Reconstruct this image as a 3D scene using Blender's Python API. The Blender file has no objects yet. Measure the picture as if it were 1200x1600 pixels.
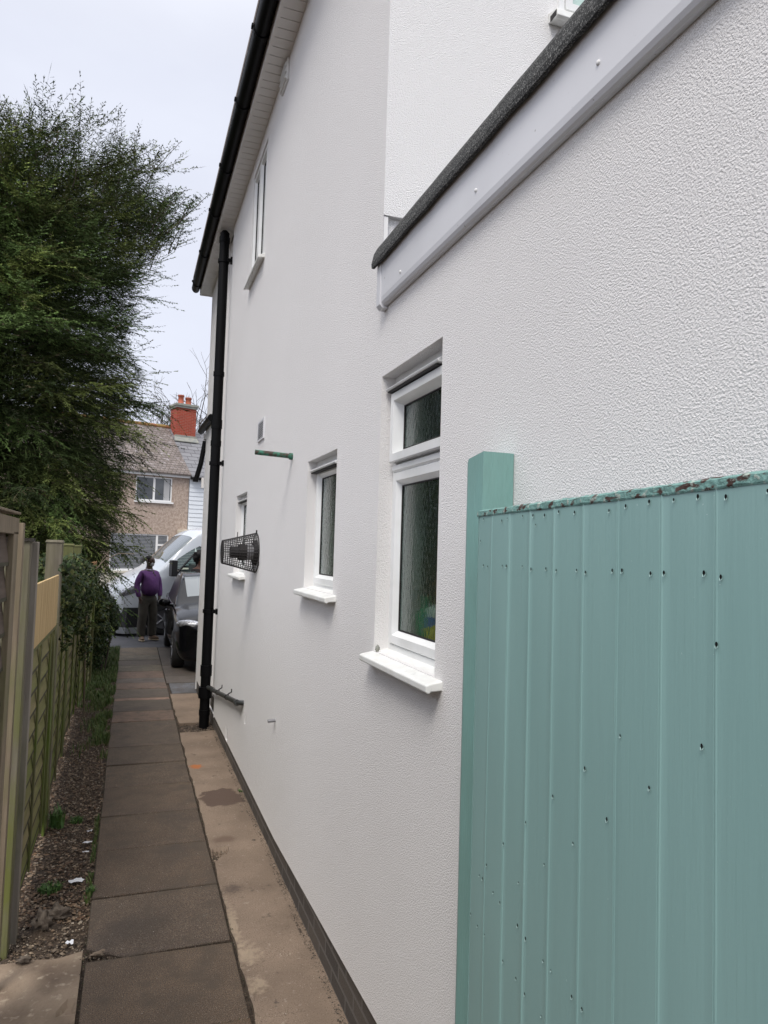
import bpy, math, random
import numpy as np
from mathutils import Vector, Matrix, noise
random.seed(7); rng = np.random.default_rng(7)
S = bpy.context.scene
C = S.collection
R = math.radians
# ------------------------------------------------------------ camera
cam_d = bpy.data.cameras.new('camera'); cam = bpy.data.objects.new('camera', cam_d); C.objects.link(cam)
right = Vector((0.94134, -0.33593, 0.03213)); 
fwd = Vector((0.33344, 0.94087, 0.06)); 
f_px = 1109.0
def _axes():
    y = np.array([(204-600)/f_px, -(851-800)/f_px, 1.0]); y /= np.linalg.norm(y)
    z = np.array([0.0295, 1, 0.0]); z[2] = -(z@y)/y[2]; z /= np.linalg.norm(z)
    x = np.cross(y, z); x = x if x[0] > 0 else -x
    return np.stack([x, y, z], 1)
A = _axes()
m = Matrix(((A[0][0], A[1][0], -A[2][0]), (A[0][1], A[1][1], -A[2][1]), (A[0][2], A[1][2], -A[2][2])))
cam.matrix_world = Matrix.Translation((0, 0, 2.0)) @ m.to_4x4()
cam_d.sensor_fit = 'VERTICAL'; cam_d.sensor_height = 36; cam_d.lens = 36*f_px/1600
cam_d.clip_start = 0.05; cam_d.clip_end = 2000
S.camera = cam
# ------------------------------------------------------------ world, sun, exposure
SUN_EL, SUN_DIR = R(52), Vector((-0.42, -0.60, 0.95)).normalized()
SUN_EL = math.asin(SUN_DIR.z)
W = bpy.data.worlds.new('World'); S.world = W; W.use_nodes = True
nt = W.node_tree; N = nt.nodes; L = nt.links
bg = N['Background']
sky = N.new('ShaderNodeTexSky'); sky.sky_type = 'NISHITA'; sky.sun_disc = False
sky.sun_elevation = SUN_EL; sky.sun_rotation = math.atan2(SUN_DIR.x, SUN_DIR.y)
sky.air_density = 1.0; sky.dust_density = 2.0
tc = N.new('ShaderNodeTexCoord'); mp = N.new('ShaderNodeMapping'); mp.inputs['Scale'].default_value = (1, 1, 2.6)
L.new(tc.outputs['Generated'], mp.inputs['Vector'])
nz = N.new('ShaderNodeTexNoise'); nz.inputs['Scale'].default_value = 2.2; nz.inputs['Detail'].default_value = 5; nz.inputs['Roughness'].default_value = .5
L.new(mp.outputs['Vector'], nz.inputs['Vector'])
cr = N.new('ShaderNodeValToRGB'); e = cr.color_ramp.elements
e[0].position = .30; e[0].color = (4.9, 5.05, 5.78, 1); e[1].position = .72; e[1].color = (5.7, 5.9, 6.6, 1)
L.new(nz.outputs['Fac'], cr.inputs['Fac'])
sep = N.new('ShaderNodeSeparateXYZ'); L.new(tc.outputs['Generated'], sep.inputs['Vector'])
el = N.new('ShaderNodeMapRange'); el.inputs['From Min'].default_value = .55; el.inputs['From Max'].default_value = 1; el.inputs['To Min'].default_value = 1.0; el.inputs['To Max'].default_value = 3.1
L.new(sep.outputs['Z'], el.inputs['Value'])
tint = N.new('ShaderNodeVectorMath'); tint.operation = 'MULTIPLY'; tint.inputs[1].default_value = (1.03, 1.0, .93); L.new(cr.outputs['Color'], tint.inputs[0])
hi = N.new('ShaderNodeVectorMath'); hi.operation = 'SCALE'; L.new(tint.outputs[0], hi.inputs[0]); L.new(el.outputs['Result'], hi.inputs['Scale'])
el2 = N.new('ShaderNodeMapRange'); el2.inputs['From Min'].default_value = .55; el2.inputs['From Max'].default_value = .8; L.new(sep.outputs['Z'], el2.inputs['Value'])
mu = N.new('ShaderNodeMix'); mu.data_type = 'RGBA'; L.new(el2.outputs['Result'], mu.inputs['Factor']); L.new(cr.outputs['Color'], mu.inputs[6]); L.new(hi.outputs[0], mu.inputs[7])
mx = N.new('ShaderNodeMix'); mx.data_type = 'RGBA'; mx.inputs['Factor'].default_value = .9
L.new(sky.outputs['Color'], mx.inputs[6]); L.new(mu.outputs[2], mx.inputs[7])
L.new(mx.outputs[2], bg.inputs['Color']); bg.inputs['Strength'].default_value = 0.1
sd = bpy.data.lights.new('sun', 'SUN'); sun = bpy.data.objects.new('sun', sd); C.objects.link(sun)
sd.energy = 1.35; sd.angle = R(22); sd.color = (1, .95, .88)
sun.rotation_euler = SUN_DIR.to_track_quat('Z', 'Y').to_euler()
S.view_settings.view_transform = 'Standard'; S.view_settings.look = 'None'; S.view_settings.exposure = 0.70; S.view_settings.gamma = 1
S.cycles.max_bounces = 8
# ------------------------------------------------------------ materials
def mat(name, base, rough=.6, var=None, vscale=4, vdet=5, bump=0, bscale=60, bdist=.004, bdet=4, metal=0, spec=.5,
        stretch=(1, 1, 1), vramp=(.35, .65), attr=False, bstretch=None, brough=.6, coat=0):
    m = bpy.data.materials.new(name); m.use_nodes = True; n = m.node_tree.nodes; l = m.node_tree.links
    p = n['Principled BSDF']; p.inputs['Base Color'].default_value = (*base, 1); p.inputs['Roughness'].default_value = rough
    p.inputs['Metallic'].default_value = metal; p.inputs['Specular IOR Level'].default_value = spec; p.inputs['Coat Weight'].default_value = coat
    t = n.new('ShaderNodeTexCoord'); col = None
    def mapped(st):
        q = n.new('ShaderNodeMapping'); q.inputs['Scale'].default_value = st; l.new(t.outputs['Object'], q.inputs['Vector']); return q.outputs['Vector']
    m['_'] = 1
    if attr:
        a = n.new('ShaderNodeAttribute'); a.attribute_name = 'Col'; col = a.outputs['Color']
    if var is not None:
        z = n.new('ShaderNodeTexNoise'); z.inputs['Scale'].default_value = vscale; z.inputs['Detail'].default_value = vdet; l.new(mapped(stretch), z.inputs['Vector'])
        r = n.new('ShaderNodeMapRange'); r.inputs['From Min'].default_value = vramp[0]; r.inputs['From Max'].default_value = vramp[1]
        l.new(z.outputs['Fac'], r.inputs['Value'])
        x = n.new('ShaderNodeMix'); x.data_type = 'RGBA'; l.new(r.outputs['Result'], x.inputs['Factor'])
        if attr:
            x.blend_type = 'MULTIPLY'; l.new(col, x.inputs[6]); x.inputs[7].default_value = (*var, 1)
        else:
            x.inputs[6].default_value = (*base, 1); x.inputs[7].default_value = (*var, 1)
        col = x.outputs[2]
    if col is not None: l.new(col, p.inputs['Base Color'])
    if bump:
        z = n.new('ShaderNodeTexNoise'); z.inputs['Scale'].default_value = bscale; z.inputs['Detail'].default_value = bdet; z.inputs['Roughness'].default_value = brough
        l.new(mapped(bstretch or stretch), z.inputs['Vector'])
        b = n.new('ShaderNodeBump'); b.inputs['Strength'].default_value = bump; b.inputs['Distance'].default_value = bdist
        l.new(z.outputs['Fac'], b.inputs['Height']); l.new(b.outputs['Normal'], p.inputs['Normal'])
    del m['_']
    return m
def addmix(m, color, scale, lo, hi, stretch=(1, 1, 1), grad=None, det=5, musgrave=False, seed=0):
    """lay a second colour over a material by noise, optionally limited by height (real algae or dirt)"""
    n = m.node_tree.nodes; l = m.node_tree.links; p = n['Principled BSDF']; s = p.inputs['Base Color']
    t = n.new('ShaderNodeTexCoord'); q = n.new('ShaderNodeMapping'); q.inputs['Scale'].default_value = stretch; q.inputs['Location'].default_value = (seed, seed*1.7, seed*.3)
    l.new(t.outputs['Object'], q.inputs['Vector'])
    z = n.new('ShaderNodeTexNoise'); z.inputs['Scale'].default_value = scale; z.inputs['Detail'].default_value = det; l.new(q.outputs['Vector'], z.inputs['Vector'])
    r = n.new('ShaderNodeMapRange'); r.inputs['From Min'].default_value = lo; r.inputs['From Max'].default_value = hi; l.new(z.outputs['Fac'], r.inputs['Value'])
    fac = r.outputs['Result']
    if grad:
        sx = n.new('ShaderNodeSeparateXYZ'); l.new(t.outputs['Object'], sx.inputs['Vector'])
        g = n.new('ShaderNodeMapRange'); g.inputs['From Min'].default_value = grad[0]; g.inputs['From Max'].default_value = grad[1]; l.new(sx.outputs['Z'], g.inputs['Value'])
        mm = n.new('ShaderNodeMath'); mm.operation = 'MULTIPLY'; l.new(fac, mm.inputs[0]); l.new(g.outputs['Result'], mm.inputs[1]); fac = mm.outputs[0]
    x = n.new('ShaderNodeMix'); x.data_type = 'RGBA'; l.new(fac, x.inputs['Factor'])
    if s.is_linked: l.new(s.links[0].from_socket, x.inputs[6])
    else: x.inputs[6].default_value = s.default_value
    x.inputs[7].default_value = (*color, 1); l.new(x.outputs[2], s)
    return m
def bump2(m, scale, strength, dist, stretch=(1, 1, 1), kind='noise'):
    n = m.node_tree.nodes; l = m.node_tree.links; p = n['Principled BSDF']; s = p.inputs['Normal']
    t = n.new('ShaderNodeTexCoord'); q = n.new('ShaderNodeMapping'); q.inputs['Scale'].default_value = stretch; l.new(t.outputs['Object'], q.inputs['Vector'])
    if kind == 'noise':
        z = n.new('ShaderNodeTexNoise'); z.inputs['Scale'].default_value = scale; z.inputs['Detail'].default_value = 3; o = z.outputs['Fac']
    elif kind == 'wave':
        z = n.new('ShaderNodeTexWave'); z.inputs['Scale'].default_value = scale; z.inputs['Distortion'].default_value = .6; o = z.outputs['Fac']
    else:
        z = n.new('ShaderNodeTexVoronoi'); z.feature = 'SMOOTH_F1'; z.inputs['Scale'].default_value = scale; o = z.outputs['Distance']
    l.new(q.outputs['Vector'], z.inputs['Vector'])
    b = n.new('ShaderNodeBump'); b.inputs['Strength'].default_value = strength; b.inputs['Distance'].default_value = dist
    l.new(o, b.inputs['Height'])
    if s.is_linked: l.new(s.links[0].from_socket, b.inputs['Normal'])
    l.new(b.outputs['Normal'], s)
    return m
def glass_mat(name, tint=(.8, .9, .87), rough=.2, ripple=None, alpha=None):
    m = bpy.data.materials.new(name); m.use_nodes = True; n = m.node_tree.nodes; l = m.node_tree.links; p = n['Principled BSDF']
    p.inputs['Base Color'].default_value = (*tint, 1); p.inputs['Roughness'].default_value = rough; p.inputs['Transmission Weight'].default_value = 1; p.inputs['IOR'].default_value = 1.45
    if ripple:
        t = n.new('ShaderNodeTexCoord'); q = n.new('ShaderNodeMapping'); q.inputs['Scale'].default_value = (1, 1, .75); l.new(t.outputs['Object'], q.inputs['Vector'])
        z = n.new('ShaderNodeTexVoronoi'); z.feature = 'SMOOTH_F1'; z.inputs['Scale'].default_value = 70; l.new(q.outputs['Vector'], z.inputs['Vector'])
        b = n.new('ShaderNodeBump'); b.inputs['Strength'].default_value = ripple; b.inputs['Distance'].default_value = .006; l.new(z.outputs['Distance'], b.inputs['Height']); l.new(b.outputs['Normal'], p.inputs['Normal'])
    return m
M = {}
M['render'] = bump2(mat('white_textured_render', (.80, .785, .775), .85, var=(.785, .77, .76), vscale=1.1, bump=1, bscale=205, bdist=.0054, bdet=2.5, brough=.6), 75, .35, .0025)
M['render2'] = bump2(mat('lit_white_render', (.86, .855, .85), .85, bump=1, bscale=190, bdist=.0065, bdet=2), 80, .25, .003)  # whiter copy of the wall render: rear wall's stronger light put into the colour
M['pvc'] = mat('white_upvc', (.82, .83, .83), .28, var=(.76, .77, .76), vscale=9, coat=.2)
M['pvc_d'] = addmix(mat('weathered_white_upvc', (.70, .705, .73), .35, var=(.66, .665, .69), vscale=3, bump=.1, bscale=300, bdist=.001), (.33, .32, .30), 60, .70, .76)
M['soffit'] = mat('white_soffit', (.74, .72, .70), .45)
M['sill'] = addmix(mat('sill_white', (.80, .81, .79), .35, var=(.72, .72, .69), vscale=14), (.4, .42, .38), 30, .66, .8)
M['black'] = mat('black_plastic', (.0035, .0035, .004), .45, spec=.12, bump=.1, bscale=30, bdist=.002)
M['black_m'] = mat('black_matt', (.014, .012, .012), .6)
M['dark'] = mat('dark_void', (.008, .008, .008), .9)
M['felt'] = addmix(mat('mineral_felt', (.030, .031, .031), .95, bump=1, bscale=260, bdist=.004), (.22, .22, .21), 240, .54, .64, det=2)
M['plinth'] = bump2(addmix(mat('painted_brick', (.065, .058, .052), .8, var=(.11, .095, .08), vscale=9, bump=.6, bscale=90), (.22, .21, .19), 40, .64, .74), 15, .2, .004)
M['gate'] = mat('teal_gate_paint', (.266, .432, .412), .36, var=(.236, .392, .374), vscale=2.2, bump=.22, bscale=45, bdist=.003, stretch=(1, 1, .25), bstretch=(2, 2, .12))
bump2(M['gate'], 160, .10, .001)
addmix(M['gate'], (.45, .60, .58), 120, .76, .775, det=3)
M['gate_post'] = mat('teal_post_paint', (.20, .38, .35), .5, var=(.185, .335, .305), vscale=10, stretch=(1, 1, .3), bump=.7, bscale=130, bdist=.003, bstretch=(1, 1, .12))
M['gate_cap'] = addmix(addmix(mat('flaking_teal_edge', (.16, .31, .28), .6, bump=1, bscale=70, bdist=.006), (.060, .030, .022), 90, .54, .60, stretch=(1, .4, 1), det=8), (.36, .42, .37), 70, .58, .66)
M['glass'] = glass_mat('obscure_glass', (.62, .76, .71), .10, ripple=.17)
M['glass_dark'] = mat('dark_window_glass', (.02, .024, .026), .06, spec=.7)
M['glass_far'] = mat('far_window_glass', (.045, .052, .06), .08, var=(.13, .14, .15), vscale=1.3, spec=.6)
M['glass_pale'] = mat('pale_green_glass', (.50, .66, .61), .08, spec=.6)  # even pale green base colour for the whole pane
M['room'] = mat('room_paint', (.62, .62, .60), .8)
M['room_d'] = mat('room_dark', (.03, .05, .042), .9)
M['metal'] = mat('grey_galvanised', (.3, .3, .31), .4, metal=.8)
def plast(n, c): M[n] = mat(n, c, .4)
plast('toy_green', (.02, .28, .13)); plast('toy_yellow', (.75, .55, .03)); plast('toy_blue', (.03, .15, .5)); plast('toy_white', (.7, .7, .7))
M['pipe_green'] = addmix(mat('green_painted_pipe', (.03, .17, .11), .5, bump=.5, bscale=70, bdist=.003), (.05, .03, .02), 30, .45, .6)
# wood
def wood(name, a, b, algae=None, alg=(.5, .7), grad=None, st=(1, 1, .08), sc=30):
    m = mat(name, a, .85, var=b, vscale=sc, stretch=st, bump=.8, bscale=sc*2.2, bdist=.004, bstretch=st, vramp=(.3, .7))
    if algae: addmix(m, algae, 5, alg[0], alg[1], stretch=(1, .12, 1) if st[1] < .5 else (1, 1, .5), grad=grad)
    return m
M['w_brown'] = wood('brown_overlap_boards', (.060, .042, .032), (.115, .085, .065), st=(1, .06, 1))
M['w_post'] = wood('weathered_post', (.10, .088, .066), (.20, .175, .135), (.13, .14, .035), (.38, .62), (2.3, .6))
M['w_postlight'] = wood('grey_gravel_post', (.19, .165, .135), (.28, .255, .22), (.11, .12, .04), (.45, .7), (1.8, .3))
M['w_green'] = wood('green_algae_boards', (.17, .15, .065), (.27, .235, .115), (.13, .16, .03), (.36, .62), (2.2, .4), st=(1, .06, 1))
M['w_greenpost'] = wood('green_algae_post', (.085, .085, .035), (.15, .145, .06), (.10, .14, .02), (.4, .6), (2.3, .7))
M['w_edge'] = wood('board_shadow_edge', (.03, .028, .014), (.07, .06, .03), st=(1, .1, 1))  # dark lower strip of each slat: overlap shadow painted as colour
M['w_new'] = wood('new_yellow_boards', (.42, .29, .13), (.58, .43, .22), st=(1, 1, .07))
M['w_orange'] = wood('orange_old_boards', (.25, .14, .06), (.38, .23, .11), st=(1, 1, .07))
M['w_frame'] = wood('pale_old_frame', (.15, .115, .075), (.25, .20, .14), (.14, .15, .05), (.45, .7), (2.2, 1.0))
# ground
M['slab'] = mat('concrete_slab', (.1, .08, .06), .8, attr=True, var=(.55, .55, .56), vscale=3.5, vramp=(.3, .75), bump=1, bscale=170, bdist=.004, brough=.75)
addmix(M['slab'], (.040, .031, .024), 210, .47, .62, det=4, seed=4); addmix(M['slab'], (.24, .20, .16), 230, .57, .66, det=3); addmix(M['slab'], (.075, .058, .042), 9, .5, .75, det=8, seed=19); addmix(M['slab'], (.45, .42, .37), 75, .74, .77, det=2, seed=8); addmix(M['slab'], (.055, .044, .036), 2.3, .55, .8, seed=9)
M['strip'] = mat('tan_concrete', (.255, .190, .138), .85, var=(.175, .128, .092), vscale=2.6, vramp=(.38, .66), bump=.6, bscale=60, bdist=.006, brough=.7)
addmix(M['strip'], (.36, .30, .24), 26, .63, .76, det=6); addmix(M['strip'], (.12, .085, .06), 190, .52, .68, det=3, seed=14); addmix(M['strip'], (.42, .35, .28), 150, .68, .74, det=2, seed=24); addmix(M['strip'], (.06, .045, .035), 14, .66, .76, det=6, seed=3)
M['stain'] = mat('dark_patch', (.085, .058, .044), .7, var=(.11, .08, .06), vscale=9, bump=.4, bscale=60)
M['rust'] = mat('orange_patch', (.34, .12, .04), .8, var=(.24, .15, .08), vscale=22)
M['slab_pale'] = mat('pale_rough_concrete', (.27, .205, .145), .9, var=(.14, .10, .07), vscale=5, vramp=(.38, .68), bump=.9, bscale=45, bdist=.009, brough=.7)
addmix(M['slab_pale'], (.42, .35, .26), 22, .58, .75, det=7)
M['soil'] = mat('soil', (.035, .024, .016), .95, var=(.075, .052, .035), vscale=14, bump=1, bscale=60, bdist=.02)
addmix(M['soil'], (.16, .12, .085), 90, .6, .7, det=3)
M['asphalt'] = mat('asphalt', (.045, .046, .052), .75, var=(.07, .07, .078), vscale=2, bump=.5, bscale=200, bdist=.003)
M['pebble'] = mat('pebble', (.2, .15, .1), .7, attr=True)
M['grass'] = mat('grass_blade', (.05, .09, .02), .6, attr=True)
M['leaf'] = mat('ivy_leaf', (.02, .04, .012), .5, attr=True, spec=.25)
M['needle'] = mat('conifer_needles', (.03, .045, .015), .75, attr=True, spec=.15)
M['bark'] = mat('bark', (.05, .038, .028), .9, var=(.09, .07, .055), vscale=12, bump=.9, bscale=25, bdist=.02, stretch=(1, 1, .3))
M['twig'] = mat('pale_twig', (.16, .13, .09), .8)
M['paper'] = mat('white_paper', (.78, .79, .82), .7, bump=.3, bscale=30)
M['stone'] = mat('rough_stone', (.16, .13, .10), .9, var=(.08, .06, .045), vscale=20, bump=.8, bscale=50, bdist=.01)
# houses
M['pebbledash'] = mat('pebbledash', (.50, .405, .335), .9, var=(.34, .26, .21), vscale=9, vramp=(.35, .65), bump=1, bscale=22, bdist=.03)
addmix(M['pebbledash'], (.55, .44, .36), 16, .58, .66, det=3)
M['clad'] = bump2(mat('white_cladding', (.72, .76, .80), .5), 1, .0, .001)
M['slate'] = mat('grey_slate', (.13, .13, .14), .6, var=(.2, .2, .21), vscale=6, stretch=(1, 1, 4))
M['brick'] = mat('red_brick', (.40, .065, .028), .85, var=(.28, .05, .025), vscale=6)
M['terracotta'] = mat('terracotta', (.48, .13, .08), .8, var=(.36, .11, .06), vscale=6)
M['lead'] = mat('grey_mortar', (.22, .23, .22), .8, var=(.30, .30, .25), vscale=5)
M['moss'] = mat('mossy_ridge', (.28, .20, .06), .9, var=(.25, .10, .05), vscale=4)
M['whitepaint'] = mat('white_paint', (.80, .80, .79), .5)
M['cream'] = mat('cream_render', (.62, .57, .47), .8, var=(.56, .52, .43), vscale=3)
M['blind'] = mat('blinds', (.30, .31, .32), .6)
# vehicles & people
M['carpaint'] = mat('black_car_paint', (.004, .004, .005), .12, spec=.28, coat=0)
M['vanpaint'] = mat('white_van_paint', (.66, .70, .74), .25, coat=.6)
M['tyre'] = mat('tyre_rubber', (.012, .012, .012), .8)
M['chrome'] = mat('chrome', (.7, .72, .74), .12, metal=1, bump=.5, bscale=18, bdist=.02)
M['lens'] = mat('headlamp_lens', (.60, .62, .66), .14, var=(.14, .14, .15), vscale=48, vramp=(.40, .62), spec=.9, metal=.5, coat=1, bump=.8, bscale=30, bdist=.015)
M['trim'] = mat('dark_trim', (.015, .015, .016), .5)
M['bumper'] = mat('grey_bumper', (.25, .26, .27), .5)
M['autoglass'] = mat('screen_glass', (.10, .13, .13), .03, spec=1.0, coat=1)
M['privacy_glass'] = mat('tinted_glass', (.008, .009, .010), .3, spec=.12)
M['sideglass'] = glass_mat('van_side_glass', (.62, .86, .78), .02)
M['skin_dark'] = mat('dark_brown_skin', (.060, .028, .017), .5)
M['skin_mid'] = mat('brown_skin', (.14, .065, .04), .5)
M['beard'] = mat('grey_beard', (.42, .41, .40), .9, bump=.8, bscale=90, bdist=.01)
M['hair'] = mat('black_hair', (.012, .009, .008), .85, bump=1, bscale=45, bdist=.03)
M['purple'] = mat('purple_wool', (.115, .040, .150), .9, var=(.09, .030, .12), vscale=9, bump=.5, bscale=16, bdist=.02)
M['trouser'] = mat('olive_trousers', (.075, .066, .050), .85, var=(.055, .048, .037), vscale=8, bump=.7, bscale=9, bdist=.03)
M['shirt_blk'] = mat('black_top', (.014, .011, .011), .85)
M['jeans'] = mat('dark_jeans', (.02, .024, .035), .85)
M['shoe'] = mat('tan_shoe', (.16, .10, .06), .6); M['sole'] = mat('cream_sole', (.45, .36, .24), .7)
# brick / tile patterns by brick texture
def brickify(m, c1, c2, mortar, scale, bw, bh, axis='xz', off=.5, ms=.02, bumpd=.01):
    n = m.node_tree.nodes; l = m.node_tree.links; p = n['Principled BSDF']
    t = n.new('ShaderNodeTexCoord'); sx = n.new('ShaderNodeSeparateXYZ'); cx = n.new('ShaderNodeCombineXYZ'); l.new(t.outputs['Object'], sx.inputs[0])
    o = {'x': 0, 'y': 1, 'z': 2}; l.new(sx.outputs[o[axis[0]]], cx.inputs[0]); l.new(sx.outputs[o[axis[1]]], cx.inputs[1])
    b = n.new('ShaderNodeTexBrick'); b.inputs['Scale'].default_value = scale; b.inputs['Brick Width'].default_value = bw; b.inputs['Row Height'].default_value = bh
    b.inputs['Mortar Size'].default_value = ms; b.offset = off; b.inputs['Color1'].default_value = (*c1, 1); b.inputs['Color2'].default_value = (*c2, 1); b.inputs['Mortar'].default_value = (*mortar, 1)
    l.new(cx.outputs[0], b.inputs['Vector']); l.new(b.outputs['Color'], p.inputs['Base Color'])
    q = n.new('ShaderNodeBump'); q.inputs['Strength'].default_value = .6; q.inputs['Distance'].default_value = bumpd; q.invert = True; l.new(b.outputs['Fac'], q.inputs['Height'])
    if p.inputs['Normal'].is_linked: l.new(p.inputs['Normal'].links[0].from_socket, q.inputs['Normal'])
    l.new(q.outputs['Normal'], p.inputs['Normal'])
    return m
brickify(M['brick'], (.37, .055, .028), (.27, .042, .022), (.30, .14, .10), 1, .23, .078, ms=.008)
M['rooftile'] = mat('weathered_roof_tiles', (.2, .16, .14), .9)
brickify(M['rooftile'], (.20, .168, .150), (.145, .120, .108), (.07, .058, .05), 1, .18, .12, ms=.012, bumpd=.02)
addmix(M['rooftile'], (.34, .31, .31), 5.0, .54, .78, seed=2, det=10)
addmix(M['rooftile'], (.10, .085, .05), 1.2, .58, .8, seed=6)
brickify(M['slate'], (.14, .14, .15), (.20, .20, .21), (.05, .05, .055), 1, .5, .2, ms=.014, bumpd=.02)
brickify(M['plinth'], (.060, .052, .047), (.095, .080, .068), (.13, .12, .11), 1, .225, .075, axis='yz', ms=.008, bumpd=.004)
# ------------------------------------------------------------ mesh helpers
class MB:
    def __init__(s): s.v = []; s.f = []; s.mi = []; s.sm = []
    def add(s, vs, fs, mi=0, sm=False):
        o = len(s.v); s.v += [tuple(v) for v in vs]; s.f += [tuple(o+i for i in f) for f in fs]; s.mi += [mi]*len(fs); s.sm += [sm]*len(fs); return s
    def box(s, x0, x1, y0, y1, z0, z1, mi=0):
        vs = [(x0,y0,z0),(x1,y0,z0),(x1,y1,z0),(x0,y1,z0),(x0,y0,z1),(x1,y0,z1),(x1,y1,z1),(x0,y1,z1)]
        return s.add(vs, [(0,3,2,1),(4,5,6,7),(0,1,5,4),(1,2,6,5),(2,3,7,6),(3,0,4,7)], mi)
    def hexa(s, b, t, mi=0):
        return s.add(list(b)+list(t), [(3,2,1,0),(4,5,6,7),(0,1,5,4),(1,2,6,5),(2,3,7,6),(3,0,4,7)], mi)
    def prism(s, pts, a, b, mi=0):
        """pts: polygon as list of functions of end -> here 3D points for end a and vector b"""
        n = len(pts); b = Vector(b); p2 = [tuple(Vector(p)+b) for p in pts]
        return s.add(list(pts)+p2, [tuple(range(n))[::-1], tuple(range(n, 2*n))]+[(i, (i+1) % n, n+(i+1) % n, n+i) for i in range(n)], mi)
    def tube(s, path, r, n=10, mi=0, cap=True, sm=True):
        P = [Vector(p) for p in path]; rr = r if hasattr(r, '__len__') else [r]*len(P); vs = []; fs = []
        up = None
        for i, p in enumerate(P):
            d = (P[min(i+1, len(P)-1)]-P[max(i-1, 0)]).normalized()
            if up is None: up = Vector((0,0,1)) if abs(d.z) < .9 else Vector((1,0,0))
            a = d.cross(up).normalized(); up = a.cross(d).normalized()
            for k in range(n):
                t = 2*math.pi*k/n; vs.append(p+(a*math.cos(t)+up*math.sin(t))*rr[i])
        for i in range(len(P)-1):
            for k in range(n): fs.append((i*n+k, i*n+(k+1) % n, (i+1)*n+(k+1) % n, (i+1)*n+k))
        s.add(vs, fs, mi, sm)
        if cap: s.add(vs[:n], [tuple(range(n))[::-1]], mi); s.add(vs[-n:], [tuple(range(n))], mi)
        return s
    def ell(s, c, r, mi=0, nu=16, nv=10, rot=None, nzs=0, seed=0):
        vs = []; fs = []
        for j in range(nv+1):
            ph = math.pi*j/nv
            for i in range(nu):
                th = 2*math.pi*i/nu; d = Vector((math.sin(ph)*math.cos(th), math.sin(ph)*math.sin(th), math.cos(ph)))
                k = 1+nzs*noise.noise(d*2.2+Vector((seed*3.1, seed, 0))) if nzs else 1
                p = Vector((d.x*r[0], d.y*r[1], d.z*r[2]))*k
                if rot: p = rot @ p
                vs.append(Vector(c)+p)
        for j in range(nv):
            for i in range(nu): fs.append((j*nu+i, (j+1)*nu+i, (j+1)*nu+(i+1) % nu, j*nu+(i+1) % nu))
        return s.add(vs, fs, mi, True)
    def build(s, name, mats, parent=None, bevel=0, subsurf=0, sub=None):
        me = bpy.data.meshes.new(name); me.from_pydata(s.v, [], s.f); 
        mats = mats if isinstance(mats, (list, tuple)) else [mats]
        for m_ in mats: me.materials.append(m_ if not isinstance(m_, str) else M[m_])
        me.polygons.foreach_set('material_index', s.mi); me.polygons.foreach_set('use_smooth', s.sm); me.update()
        return link(name, me, parent, bevel, subsurf)
def link(name, me, parent=None, bevel=0, subsurf=0):
    o = bpy.data.objects.new(name, me); C.objects.link(o)
    if parent is not None: o.parent = parent
    if bevel:
        b = o.modifiers.new('bevel', 'BEVEL'); b.width = bevel; b.segments = 2; b.limit_method = 'ANGLE'; b.angle_limit = R(35)
    if subsurf:
        b = o.modifiers.new('sub', 'SUBSURF'); b.levels = b.render_levels = subsurf
    return o
def tris(name, V, material, col=None, parent=None, nper=3, loc=(0,0,0)):
    """V: (n, nper, 3) array of loose polygons"""
    V = np.asarray(V, np.float32)-np.asarray(loc, np.float32); n = V.shape[0]
    me = bpy.data.meshes.new(name); me.vertices.add(n*nper); me.vertices.foreach_set('co', V.reshape(-1))
    me.loops.add(n*nper); me.loops.foreach_set('vertex_index', np.arange(n*nper, dtype=np.int32))
    me.polygons.add(n); me.polygons.foreach_set('loop_start', np.arange(0, n*nper, nper, dtype=np.int32)); me.polygons.foreach_set('loop_total', np.full(n, nper, np.int32))
    me.materials.append(material)
    if col is not None:
        a = me.color_attributes.new('Col', 'FLOAT_COLOR', 'CORNER'); c = np.ones((n, nper, 4), np.float32); c[:, :, :3] = col[:, None, :] if col.ndim == 2 else col
        a.data.foreach_set('color', c.reshape(-1))
    me.update(); me.validate()
    o = link(name, me, parent); o.location = (0,0,0)
    return o
def empty(name, label, cat, loc=(0,0,0), rz=0, group=None):
    o = bpy.data.objects.new(name, None); C.objects.link(o); o.location = loc; o.rotation_euler = (0,0,rz); o.empty_display_size = .2
    o['label'] = label; o['category'] = cat
    if group: o['group'] = group
    return o
def tag(o, label, cat, group=None):
    o['label'] = label; o['category'] = cat
    if group: o['group'] = group
    return o
def kind(o, k): o['kind'] = k; return o
# ============================================================ GROUND
g = MB(); g.add([(-300,-60,-.03),(300,-60,-.03),(300,500,-.03),(-300,500,-.03)], [(0,1,2,3)])
kind(g.build('ground', 'soil'), 'structure')
# asphalt drive and street beyond the path
g = MB(); g.add([(-.5,14.75,-.004),(30,14.75,-.004),(30,31,-.004),(-.5,31,-.004)], [(0,1,2,3)]); g.add([(-30,17.2,-.008),(-.5,17.2,-.008),(-.5,31,-.008),(-30,31,-.008)], [(0,1,2,3)])
kind(g.build('road', 'asphalt'), 'structure')
g = MB(); g.add([(.96,10.42,-.008),(9,10.42,-.008),(9,14.75,-.008),(.96,14.75,-.008)], [(0,1,2,3)])
kind(g.build('driveway', 'stain'), 'structure')
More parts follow.
